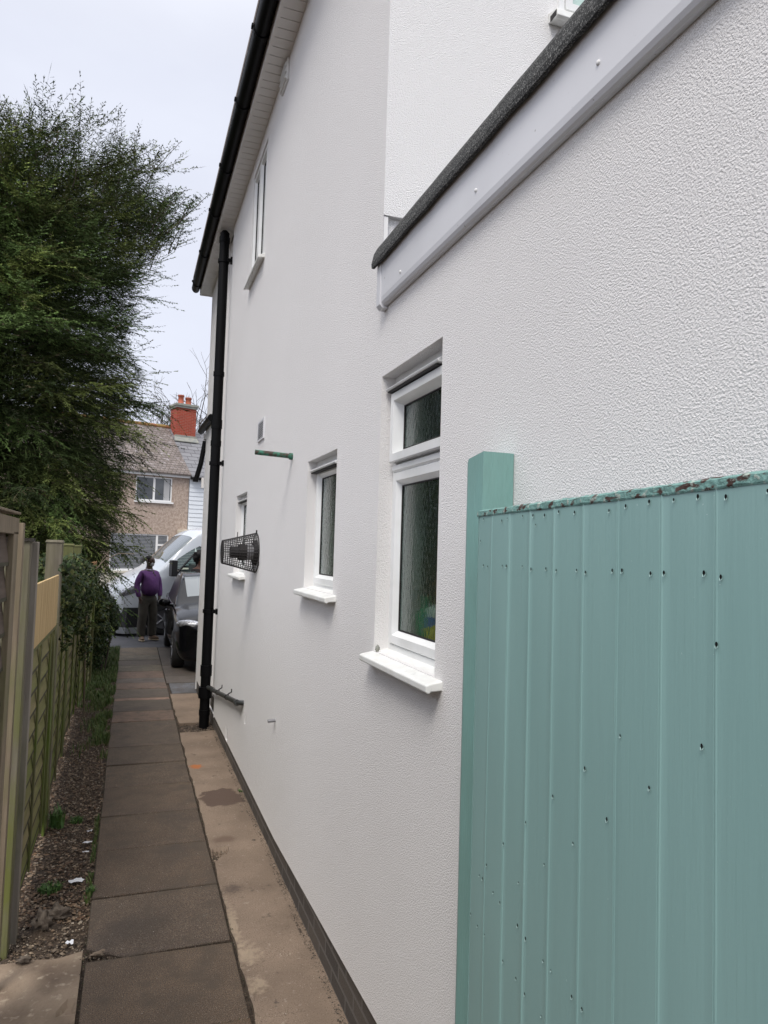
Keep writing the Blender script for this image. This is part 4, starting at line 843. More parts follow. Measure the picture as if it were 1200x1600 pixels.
# ============================================================ CONIFER
TX, TY = -2.1, 12.2
zt = np.array([0.8,1.2,1.6,2.0,2.9,3.6,4.2,4.6,5.0,5.4,5.8,6.2,6.7,7.1,7.5,8.0,8.4]); rt = np.array([1.2,1.6,1.95,2.10,2.30,2.30,2.32,2.35,2.62,2.35,2.25,2.50,2.15,2.60,2.95,2.85,2.6])
def conifer():
    r = np.random.default_rng(33); nb = 430
    Pb, Pd, Pl, Pc = [], [], [], []      # twiglet base, dir, length, colour
    br = MB()
    for i in range(nb):
        z0 = .7+6.75*((i+r.random())/nb)**.92; az = i*2.39996+r.uniform(-.4, .4)
        top = max(0, (z0-6.2)/1.6)
        Rr = np.interp(z0+.15, zt, rt); side = math.cos(az)
        Rad = (2.35 if side < 0 else Rr)*r.uniform(.80, 1.0)
        if side < 0: Rad *= 1.0+.35*abs(side)
        if abs(side) < .7: Rad = min(Rad, 2.2)
        Rad *= 1+.30*noise.noise(Vector((math.cos(az)*1.3, math.sin(az)*1.3, z0*1.1)))
        mid = min(1, max(0, (z0-3)/3)); rise = r.uniform(.05, .35)+.12*mid+top*r.uniform(.0, .2); droop = r.uniform(.3, .8)*(1-.55*mid)*(1-.5*min(1, top))
        da = Vector((math.cos(az), math.sin(az), 0)); n = 12; path = []
        wob = r.uniform(-.3, .3)
        for k in range(n+1):
            t = k/n; p = Vector((TX, TY, z0))+Vector((math.cos(az+wob*t), math.sin(az+wob*t), 0))*(Rad*t)+Vector((0, 0, rise*Rad*t*.75-droop*t*t*1.0)); path.append(p)
        cut = next((k for k, p in enumerate(path) if p.z > 7.75), n+1)
        if cut > 2: br.tube([tuple(p-Vector((TX, TY, 0))) for p in path[:cut]], [.018*(1-k/n*.9) for k in range(n+1)][:cut], 5)
        tone = r.choice([.45, .7, 1.0, 1.5, 1.9])*r.uniform(.85, 1.15); hue = r.random()
        ns = 40
        for s_ in range(ns):
            t = .16+.84*(s_/ns)**.8; f_ = t*n; k = min(n-1, int(f_)); p = path[k].lerp(path[k+1], f_-k); fd = (path[k+1]-path[k]).normalized()
            sd = Vector((-fd.y, fd.x, 0)).normalized()*(1 if s_ % 2 else -1)
            ang = r.uniform(.35, 1.1); L_ = r.uniform(.36, .78)*(1-.30*t)*(1.15 if top > 0 else 1)
            if s_ >= ns-2: ang = r.uniform(0, .3); L_ *= 1.3
            d0 = (fd*math.cos(ang)+sd*math.sin(ang)+Vector((0, 0, r.uniform(-.65, .40)+.30*mid*r.random()+.5*min(1, top)*r.random()))).normalized()
            m_ = 19; q = Vector(p); d_ = Vector(d0); tn = tone*r.choice([.6, .9, 1.1, 1.5])
            for w in range(m_):
                u = w/m_; q = q+d_*(L_/m_); d_ = (d_+Vector((0, 0, -.030*(1-mid)+.012*mid+.02*top))+Vector(r.normal(size=3))*.03).normalized()
                sv = d_.cross(Vector((0, 0, 1))).normalized()*(1 if w % 2 else -1)
                td = (d_*.75+sv*.85+Vector(r.normal(size=3))*.22+Vector((0, 0, -.12))).normalized()
                Pb.append(q); Pd.append(td); Pl.append(r.uniform(.06, .16)*(1-.6*u)); Pc.append((tn, hue, u*t))
            Pb.append(q); Pd.append(d_); Pl.append(.10); Pc.append((tn, hue, t))
            Pb.append(q-d_*L_*.5); Pd.append(d_); Pl.append(L_*.55); Pc.append((tn*.9, hue, t))
    zl = [7.95+.35*noise.noise(Vector((p.x*1.1, p.y*1.1, 3)))+.45*max(0, 1-abs(p.x+.6)/1.0)-.35*max(0, p.x-.1) for p in Pb]
    kp_ = [i for i in range(len(Pb)) if Pb[i].z < zl[i]]; Pb = [Pb[i] for i in kp_]; Pd = [Pd[i] for i in kp_]; Pl = [Pl[i] for i in kp_]; Pc = [Pc[i] for i in kp_]
    # upright leader shoots on the topped crown
    for i in range(150):
        a = r.uniform(0, 6.28); q_ = math.sqrt(r.random())*2.5; x = TX+q_*math.cos(a)*1.05; y = TY+q_*math.sin(a)*.8; z0 = 7.2+r.uniform(-.5, .2); H_ = r.uniform(.45, 1.10)*(1 if x > -1.4 else .75)
        if i < 16: x, y, H_ = -.60+r.uniform(-.45, .35), TY+r.uniform(-.6, .6), r.uniform(.9, 2.1)
        lean = Vector((r.uniform(-.25, .35)+.35*(x-TX)/2.5, r.uniform(-.2, .2), 1)).normalized(); n = 40; p = Vector((x, y, z0)); path = [p.copy()]; hue = r.random()
        for k in range(n):
            lean = (lean+Vector(r.normal(size=3))*.05+Vector((.004, 0, 0))).normalized(); p = p+lean*(H_/n); path.append(p.copy()); u = k/n
            if k % 2 == 0:
                az = r.uniform(0, 6.28); sd = (Vector((math.cos(az), math.sin(az), .55))).normalized(); L_ = .34*(1-u)**.8+.04; m_ = max(3, int(L_/.028)); q = p.copy(); d_ = sd
                for w in range(m_):
                    q = q+d_*(L_/m_); sv = d_.cross(Vector((0, 0, 1))).normalized()*(1 if w % 2 else -1); td = (d_*.8+sv*.7+Vector(r.normal(size=3))*.25).normalized(); Pb.append(q.copy()); Pd.append(td); Pl.append(r.uniform(.03, .06)); Pc.append((1.0, hue, 1))
                Pb.append(p.copy()); Pd.append(sd); Pl.append(L_*1.05); Pc.append((.8, hue, 1))
            Pb.append(p.copy()); Pd.append((lean+Vector(r.normal(size=3))*.9).normalized()); Pl.append(r.uniform(.03, .06)); Pc.append((1., hue, 1))
        br.tube([tuple(v-Vector((TX, TY, 0))) for v in path[::4]], [.009*(1-k/11*.7) for k in range(len(path[::4]))], 4)
    P = np.array([tuple(v) for v in Pb]); D = np.array([tuple(v) for v in Pd]); Ln = np.array(Pl); c = np.array(Pc); n = len(P)
    up = r.normal(size=(n, 3)); Q = np.cross(D, up); Q /= np.linalg.norm(Q, axis=1)[:, None]; w = (.0075+.003*r.random(n))
    w = np.where(Ln > .2, .0035, w)
    a, b_ = P-Q*(w*.5)[:, None], P+Q*(w*.5)[:, None]; mid = P+D*(Ln*.5)[:, None]; tip = P+D*Ln[:, None]
    T1 = np.stack([a, b_, tip], 1)
    # needle tufts: two small side blades per twiglet
    f1 = mid+Q*(w*1.5)[:, None]+D*(Ln*.28)[:, None]; f2 = mid-Q*(w*1.5)[:, None]+D*(Ln*.28)[:, None]; m0 = P+D*(Ln*.25)[:, None]; m1 = P+D*(Ln*.62)[:, None]
    g1 = m0+Q*(w*2.4)[:, None]+D*(Ln*.2)[:, None]
    T2 = np.stack([m0, f1, m1], 1); T3 = np.stack([m0, m1, f2], 1)
    base = np.where(c[:, 1:2] > .5, np.array([[.095, .120, .034]]), np.array([[.058, .092, .028]])); cc = base*c[:, 0:1]*r.uniform(.7, 1.35, (n, 1))
    nf = 270000; zf = r.uniform(.8, 8.15, nf); af = r.uniform(0, 2*np.pi, nf); q = np.sqrt(r.random(nf)); side = np.cos(af)
    Rf = np.where(side < 0, 2.35*(1+.35*np.abs(side)), np.interp(zf, zt, rt)); Rf = np.where(np.abs(side) < .7, np.minimum(Rf, 2.2), Rf)*.84*q
    Pf = np.stack([TX+Rf*np.cos(af), TY+Rf*np.sin(af), zf-.25*q**2], 1)
    kp = np.array([noise.noise(Vector(p)*1.7)+.4*noise.noise(Vector(p)*4.5) for p in Pf]) > -.16; Pf = Pf[kp]; nf = len(Pf); af = af[kp]
    Df = np.stack([np.cos(af), np.sin(af), np.full(nf, -.35)], 1)+r.normal(size=(nf, 3))*.45; Df /= np.linalg.norm(Df, axis=1)[:, None]; Qf = np.cross(Df, r.normal(size=(nf, 3))); Qf /= np.linalg.norm(Qf, axis=1)[:, None]
    Lf = r.uniform(.08, .24, nf)[:, None]; Wf = r.uniform(.006, .012, nf)[:, None]; TF = np.stack([Pf-Df*Lf*.4, Pf+Qf*Wf, Pf+Df*Lf*.6], 1); CF = np.array([[.042, .062, .019]])*r.uniform(.6, 1.4, (nf, 1))
    brown = (r.random(n) < .05)[:, None]; cc = np.where(brown, np.array([[.10, .085, .05]]), cc)
    root = empty('conifer_tree', 'large dark feathery conifer rising above the fence', 'tree', (TX, TY, 0))
    tris('crown', np.concatenate([T1, T2, T3, TF]), M['needle'], np.concatenate([cc, cc, cc, CF]), root, loc=(TX, TY, 0))
    br.build('branches', 'bark', root)
    b = MB(); b.tube([(0,0,-.1),(.03,0,1),(-.02,.03,3),(.02,0,5.5),(0,0,8.2)], [.26,.22,.17,.11,.03], 12); b.build('trunk', 'bark', root)
    print('twiglets', n)
conifer()
# bare tree beyond the houses
def bare(name, label, loc, h, seed, spread=.62, depth=7, group=None, r0=.28):
    r = random.Random(seed); b = MB(); root = empty(name, label, 'tree', loc, group=group); tr = MB()
    def grow(p, d, L_, rad, lv):
        pts = [p]; q = p.copy(); dd = d.copy()
        for k in range(4):
            dd = (dd+Vector((r.uniform(-1, 1), r.uniform(-1, 1), r.uniform(-.5, .8)))*.16).normalized(); q = q+dd*(L_/4); pts.append(q.copy())
        (tr if lv == 0 else b).tube(pts, [rad*(1-.09*k) for k in range(5)], 5 if lv < 3 else 3, cap=False)
        if lv >= depth: return
        for k in range(3 if lv < 2 else (2 if r.random() < .55 else 3)):
            a = r.uniform(0, 6.28); s_ = Vector((math.cos(a), math.sin(a), r.uniform(-.1, .5))); nd = (dd*(1-spread*.5)+s_*spread).normalized(); grow(pts[-1] if k < 2 else pts[2], nd, L_*r.uniform(.62, .85), rad*.62, lv+1)
    grow(Vector((0, 0, -.2)), Vector((0, 0, 1)), h*.34, r0, 0); tr.build('trunk', 'bark', root); b.build('crown', 'bark', root)
bare('bare_tree', 'bare leafless tree behind the chimney', (1.4, 46, 0), 12.5, 4, group=None)
bare('bare_tree', 'bare leafless tree showing between the chimney and the white house', (4.6, 50, 0), 12.5, 9)
# ============================================================ HOUSES ACROSS THE STREET
HO = (2.357, 33.0, 0); HR = R(90-74)   # local x runs along the front, local y goes back
ph = empty('terraced_house', 'pebbledashed terraced house with mottled tiled roof and red chimney', 'house', HO, HR)
def LB(): return MB()
U0 = -9.0
b = MB(); holes = [(-2.35, -.76, 3.92, 5.0), (-3.3, -.84+.02, .90, 2.48)]
Xs = sorted({U0, 0, *[h_[0] for h_ in holes], *[h_[1] for h_ in holes]}); Zs = sorted({-.1, 5.12, *[h_[2] for h_ in holes], *[h_[3] for h_ in holes]})
for i in range(len(Xs)-1):
    for j in range(len(Zs)-1):
        xc, zc = (Xs[i]+Xs[i+1])/2, (Zs[j]+Zs[j+1])/2
        if any(h_[0] < xc < h_[1] and h_[2] < zc < h_[3] for h_ in holes): continue
        b.add([(Xs[i],0,Zs[j]),(Xs[i+1],0,Zs[j]),(Xs[i+1],0,Zs[j+1]),(Xs[i],0,Zs[j+1])], [(0,1,2,3)])
for (x0, x1, z0, z1) in holes: b.add([(x0,0,z0),(x1,0,z0),(x1,0,z1),(x0,0,z1),(x0,.1,z0),(x1,.1,z0),(x1,.1,z1),(x0,.1,z1)], [(0,1,5,4),(1,2,6,5),(2,3,7,6),(3,0,4,7)])
b.add([(U0,0,-.1),(U0,7,-.1),(U0,7,5.12),(U0,3.5,7.85),(U0,0,5.12)], [(0,1,2,3,4)]); b.add([(U0,7,-.1),(0,7,-.1),(0,7,5.12),(U0,7,5.12)], [(0,1,2,3)])
b.build('wall', 'pebbledash', ph)
def far_window(root, x0, x1, z0, z1, cols, transom=None, label=None, blind=False):
    b = MB(); t = .055
    b.box(x0, x1, .03, .08, z0, z0+t+.02); b.box(x0, x1, .03, .08, z1-t, z1); b.box(x0, x0+t, .031, .079, z0+t, z1-t); b.box(x1-t, x1, .031, .079, z0+t, z1-t)
    for c_ in cols: b.box(c_-.045, c_+.045, .028, .082, z0+t, z1-t)
    if transom: 
        for (a, c_, z) in transom: b.box(a, c_, .027, .083, z-.04, z+.04)
    w = b.build('window', 'whitepaint', root)
    if label: w['label'] = label
    b = MB(); b.box(x0+.02, x1-.02, .055, .06, z0+.02, z1-.02); b.build('pane', 'glass_far', w)
    if blind:
        b = MB(); n = int((z1-z0)/.06)
        for k in range(n): z = z0+.05+k*.06; b.box(x0+.08, x1-.08, .0505, .0535, z, z+.022)
        b.build('blind', 'blind', w)
    b = MB(); b.box(x0-.06, x1+.06, -.08, .05, z0-.07, z0); b.build('sill', 'whitepaint', w)
    return w
wu = far_window(ph, -2.35, -.76, 3.92, 5.0, [-1.55], label='upper white framed window')
b = MB(); b.box(-1.12, -.86, .049, .054, 4.0, 4.92); b.build('curtain', mat('curtain', (.42, .42, .42), .8), wu)
far_window(ph, -3.3, -.82, .90, 2.48, [-1.32], [(-1.32, -.82, 2.02)], label='ground floor white framed window with blinds', blind=True)
b = MB(); b.box(U0, -.0, -.14, .02, 5.05, 5.15); b.build('gutter', 'whitepaint', ph)
RZ, RY = 7.80, 3.3
b = MB(); b.hexa([(U0, -.22, 5.14), (.0, -.22, 5.14), (.0, RY, RZ-.06), (U0, RY, RZ-.06)], [(U0, -.22, 5.22), (.0, -.22, 5.22), (.0, RY, RZ), (U0, RY, RZ)]); b.hexa([(U0, RY, RZ-.06), (.0, RY, RZ-.06), (.0, 7.2, 5.14), (U0, 7.2, 5.14)], [(U0, RY, RZ), (.0, RY, RZ), (.0, 7.2, 5.22), (U0, 7.2, 5.22)])
rf_ = b.build('roof', 'rooftile', ph)
b = MB(); b.tube([(U0, RY, RZ+.01), (.1, RY, RZ+.01)], .10, 10); b.build('ridge', 'moss', rf_)
b = MB()
b.box(.14, 1.10, 2.45, 3.35, 7.0, 8.70); ch = b.build('chimney', 'brick', rf_); ch.parent = ph
b = MB(); b.box(.09, 1.15, 2.40, 3.40, 8.70, 8.80); b.box(.05, 1.19, 2.36, 3.44, 8.80, 8.90); b.build('chimney_cap', 'lead', ch)
b = MB(); b.box(.08, 1.16, 2.38, 2.452, 7.26, 7.36); b.hexa([(.0, 2.2, 7.02), (1.2, 2.2, 7.02), (1.16, 2.45, 7.30), (.06, 2.45, 7.30)], [(.0, 2.2, 7.06), (1.2, 2.2, 7.06), (1.16, 2.45, 7.34), (.06, 2.45, 7.34)]); b.build('flashing', 'lead', ch)
for (x, hh) in ((.46, .50), (.84, .42)):
    b = MB(); b.tube([(x, 2.9, 8.88), (x, 2.9, 8.93), (x, 2.9, 8.94), (x, 2.9, 8.90+hh-.08), (x, 2.9, 8.90+hh-.07), (x, 2.9, 8.90+hh)], [.17, .16, .14, .13, .16, .15], 14); b.build('chimney_pot', 'terracotta', ch)
b = MB(); b.box(-.45, .24, -1.0, -.002, 2.05, 2.72); pc = b.build('porch', 'cream', ph, bevel=.03); b = MB(); b.box(-.42, -.34, -.9, -.1, -.05, 2.05); b.box(.12, .2, -.9, -.1, -.05, 2.05); b.build('porch_post', 'cream', pc)
b = MB(); b.tube([(-.20, -1.01, 2.36), (-.16, -1.06, 2.50), (-.10, -1.10, 2.52), (-.06, -1.06, 2.36)], .018, 6); b.tube([(-.22, -1.03, 2.30), (-.15, -1.03, 2.42)], .02, 6); b.build('porch_bracket', 'black_m', pc)
# white clad neighbour
wh = empty('terraced_house', 'white boarded terraced house with grey slate roof partly hidden by the near wall', 'house', tuple(Vector(HO)+Vector((math.cos(HR), math.sin(HR), 0))*.02), HR)
b = MB(); vs = []; zz = 0.0; b.add([(0,0.0,-.1),(6,0.0,-.1),(6,7,-.1),(0,7,-.1),(0,0.0,5.05),(6,0.0,5.05),(6,7,5.05),(0,7,5.05)], [(1,2,6,5),(2,3,7,6),(3,0,4,7)])
z = -.1
while z < 5.0: b.add([(0,-.03,z),(6,-.03,z),(6,-.008,z+.19),(0,-.008,z+.19),(0,-.008,z),(6,-.008,z)], [(0,1,2,3),(0,4,5,1)]); z += .19
b.build('wall', 'clad', wh)
b = MB(); b.hexa([(.0, -.22, 5.06), (6.2, -.22, 5.06), (6.2, RY, RZ-.10), (.0, RY, RZ-.10)], [(.0, -.22, 5.16), (6.2, -.22, 5.16), (6.2, RY, RZ-.02), (.0, RY, RZ-.02)]); b.hexa([(.0, RY, RZ-.10), (6.2, RY, RZ-.10), (6.2, 7.2, 5.06), (.0, 7.2, 5.06)], [(.0, RY, RZ-.02), (6.2, RY, RZ-.02), (6.2, 7.2, 5.16), (.0, 7.2, 5.16)]); b.build('roof', 'slate', wh)
b = MB(); b.box(.0, 6.2, -.32, -.18, 5.00, 5.10); b.build('gutter', 'black', wh)
gw = MB(); gw.box(-7, 1.5, -.1, .1, -.1, .95); gw.box(-7.02, 1.52, -.14, .14, .951, 1.02); o = gw.build('garden_wall', 'cream'); o.location = (1.0, 28.5, 0); o.rotation_euler = (0, 0, HR); tag(o, 'low cream garden wall in front of the pebbledashed house', 'wall')
# ============================================================ VEHICLES
def crom(P, m_):
    P = np.asarray(P, float); n = len(P); out = []
    for i in range(n-1):
        p0 = P[max(i-1, 0)]; p1 = P[i]; p2 = P[i+1]; p3 = P[min(i+2, n-1)]
        for k in range(m_):
            t = k/m_; out.append(.5*((2*p1)+(-p0+p2)*t+(2*p0-5*p1+4*p2-p3)*t*t+(-p0+3*p1-3*p2+p3)*t**3))
    out.append(P[-1]); return np.array(out)
def loft(sections, mi_=4, mj=4):
    """sections (ns, np, 3) -> fine grid ((ns-1)*mi+1, (np-1)*mj+1, 3)"""
    A_ = crom(np.asarray(sections, float), mi_); B_ = np.transpose(crom(np.transpose(A_, (1, 0, 2)), mj), (1, 0, 2)); return B_
def grid_mesh(b, G_, i0, i1, j0, j1, skip=None, mi=0, off=0, mirror=True):
    for sgn in ((1, -1) if mirror else (1,)):
        idx = {}; vs = []; fs = []
        def vid(i, j):
            if (i, j) not in idx: idx[(i, j)] = len(vs); p = G_[i, j]; vs.append((p[0]*sgn, p[1], p[2]))
            return idx[(i, j)]
        for i in range(i0, i1):
            for j in range(j0, j1):
                if skip and skip(i, j): continue
                q = (vid(i, j), vid(i+1, j), vid(i+1, j+1), vid(i, j+1)); fs.append(q if sgn < 0 else q[::-1])
        b.add(vs, fs, mi, True)
def offset_grid(G_, o):
    du = np.gradient(G_, axis=0); dv = np.gradient(G_, axis=1); n = np.cross(du, dv); n /= (np.linalg.norm(n, axis=2)[..., None]+1e-9)
    c = G_.mean(axis=(0, 1)); s = np.sign(((G_-np.array([0, c[1], c[2]]))*n).sum(2))[..., None]; return G_+n*s*o
def wheel(root, x, y, r, w, name='wheel', rim='metal'):
    b = MB(); s_ = 1 if x > 0 else -1; prof_ = [(-w/2, r*.62), (-w/2, r*.9), (-w/2+.02, r*.985), (0, r), (w/2-.02, r*.985), (w/2, r*.9), (w/2, r*.62)]; n = 32; vs = []
    for k in range(n):
        t = 2*math.pi*k/n
        for (a, q) in prof_: vs.append((x+a, y+q*math.cos(t), r+q*math.sin(t)))
    m_ = len(prof_); b.add(vs, [(k*m_+i, k*m_+i+1, ((k+1) % n)*m_+i+1, ((k+1) % n)*m_+i) for k in range(n) for i in range(m_-1)], 0, True)
    t_ = b.build('wheel', 'tyre', root)
    b = MB(); b.tube([(x-s_*w*.2, y, r), (x+s_*w*.32, y, r)], r*.60, 28, sm=False)
    for k in range(5):
        t = 2*math.pi*k/5; b.tube([(x+s_*w*.38, y, r), (x+s_*w*.42, y+r*.55*math.cos(t), r+r*.55*math.sin(t))], r*.07, 6)
    b.build('rim', rim, t_); return t_
def hatch():
    root = empty('parked_car', 'glossy black hatchback parked facing the camera beside the house corner', 'car', (1.62, 11.55, 0), R(0))
    # y: (w, zb, sill, mid, shoulder z, glassbase(x,z), (x,z)6, (x,z)7, z8)
    T = [(.00, .50, .26, .55, .58, (.50, .66), (.34, .70), (.18, .72), .73),
         (.06, .70, .20, .50, .68, (.66, .76), (.48, .795), (.25, .81), .82),
         (.22, .83, .18, .50, .76, (.77, .835), (.58, .88), (.30, .90), .91),
         (.60, .885, .18, .52, .84, (.80, .905), (.62, .955), (.32, .975), .985),
         (1.05, .90, .18, .54, .87, (.82, .95), (.64, 1.00), (.34, 1.03), 1.04),
         (1.25, .90, .18, .54, .89, (.85, .96), (.79, 1.03), (.42, 1.08), 1.10),
         (1.95, .905, .18, .55, .93, (.87, .975), (.72, 1.40), (.56, 1.455), 1.475),
         (2.60, .905, .18, .55, .95, (.875, .985), (.72, 1.45), (.56, 1.50), 1.52),
         (3.40, .90, .18, .56, .97, (.86, 1.01), (.70, 1.42), (.54, 1.475), 1.49),
         (3.95, .87, .22, .56, .98, (.80, 1.04), (.58, 1.30), (.44, 1.36), 1.37),
         (4.22, .80, .28, .56, .94, (.74, .99), (.60, 1.02), (.40, 1.04), 1.05),
         (4.30, .72, .32, .54, .86, (.66, .90), (.50, .92), (.30, .93), .93)]
    sec = []
    for (y, w, zb, zm, zs, g5, g6, g7, z8) in T: sec.append([(0, y, zb), (w*.78, y, zb), (w-.035, y, zb+.08), (w, y, zm), (w*.992, y, zs), (g5[0], y, g5[1]), (g6[0], y, g6[1]), (g7[0], y, g7[1]), (0, y, z8)])
    MI, MJ = 5, 4; G_ = loft(sec, MI, MJ)
    wy = [.80, 3.42]
    def arch(i, j):
        p = G_[i:i+2, j:j+2].reshape(-1, 3).mean(0); return j < 4*MJ and p[0] > .60 and any((p[1]-a)**2+(p[2]-.31)**2 < .355**2 for a in wy)
    ws = lambda i, j: 5*MI+1 <= i < 6*MI-0 and j >= 6*MJ+2
    sg = lambda i, j: 5*MI+2 <= i < 9*MI-1 and 5*MJ <= j < 6*MJ
    rg = lambda i, j: 9*MI <= i < 10*MI-1 and j >= 7*MJ-3
    b = MB(); grid_mesh(b, G_, 0, G_.shape[0]-1, 0, G_.shape[1]-1, lambda i, j: arch(i, j) or ws(i, j) or sg(i, j) or rg(i, j))
    for ii in (0, G_.shape[0]-1):
        pr = [tuple(p) for p in G_[ii]]; pr += [(-p[0], p[1], p[2]) for p in pr[::-1]][1:-1]; b.add(pr, [tuple(range(len(pr)))], 0)
    body = b.build('body', 'carpaint', root)
    Go = offset_grid(G_, -.004)
    b = MB(); grid_mesh(b, Go, 5*MI, 6*MI+1, 6*MJ+1, 8*MJ); b.build('windscreen', 'autoglass', root)
    b = MB(); grid_mesh(b, Go, 5*MI+1, 9*MI, 5*MJ-1, 6*MJ+1, mirror=True); b.build('side_window', 'privacy_glass', root)
    b = MB(); grid_mesh(b, Go, 9*MI-1, 10*MI, 7*MJ-4, 8*MJ); b.build('rear_window', 'autoglass', root)
    b = MB(); b.box(-.72, .72, .35, 3.9, .25, .60); b.build('chassis', 'dark', root)
    for x in (-.80, .80):
        for y in wy: wheel(root, x, y, .31, .20)
    for s_ in (-1, 1):
        Gl = offset_grid(G_, .006); b = MB(); Gl = Gl*np.array([1, 1, 1]); 
        rot = Matrix.Rotation(s_*R(38), 3, 'Z')
        b.ell((s_*.69, .195, .765), (.225, .105, .074), rot=rot, nu=24, nv=12); hl = b.build('headlight', 'lens', root)
        b = MB(); b.tube([(s_*.50, .055, .685), (s_*.64, .095, .670), (s_*.78, .20, .685), (s_*.845, .34, .74)], .010, 6); b.build('headlight_trim', 'chrome', hl)
        b = MB(); b.ell((s_*.60, .075, .395), (.085, .04, .035), rot=Matrix.Rotation(s_*R(25), 3, 'Z')); b.tube([(s_*.70, .11, .46), (s_*.66, .08, .40), (s_*.58, .04, .365), (s_*.48, .02, .36)], .010, 6, mi=1); b.build('fog_light', ['lens', 'chrome'], root)
        b = MB(); b.ell((s_*1.02, 1.42, 1.02), (.105, .075, .075)); b.tube([(s_*.84, 1.44, .96), (s_*.98, 1.43, .98)], .028, 8); mrr = b.build('wing_mirror', 'carpaint', root)
        b = MB(); b.ell((s_*1.02, 1.485, 1.02), (.08, .014, .055)); b.build('mirror_glass', 'chrome', mrr)
        for y in (1.95, 2.9):
            b = MB(); b.tube([(s_*.918, y+.52, .80), (s_*.935, y+.58, .80), (s_*.918, y+.68, .80)], .012, 6); b.build('door_handle', 'chrome', root)
        b = MB(); b.tube([(s_*.695, 1.85, 1.42), (s_*.68, 2.2, 1.475), (s_*.67, 3.2, 1.475), (s_*.64, 3.7, 1.40)], .012, 6); b.build('roof_rail', 'chrome', root)
        b = MB(); b.tube([(s_*.86, 1.35, .965), (s_*.875, 2.2, .985), (s_*.87, 3.4, 1.01)], .008, 5); b.build('window_trim', 'chrome', root)
    b = MB(); b.prism([(-.46, .035, .30), (.46, .035, .30), (.40, .03, .50), (-.40, .03, .50)], 0, (0, .05, 0)); 
    for z in (.36, .42): b.box(-.42, .42, .02, .034, z, z+.012)
    b.build('grille', 'trim', root)
    b = MB(); b.box(-.26, .26, .0, .012, .50, .61); npl = b.build('number_plate', mat('plate_white', (.7,.7,.68), .5), root)
    b = MB(); b.tube([(-.05, 1.12, 1.075), (.30, 1.20, 1.105), (.62, 1.26, 1.07)], .010, 5); b.build('wiper', 'trim', root)
    return root
hatch()
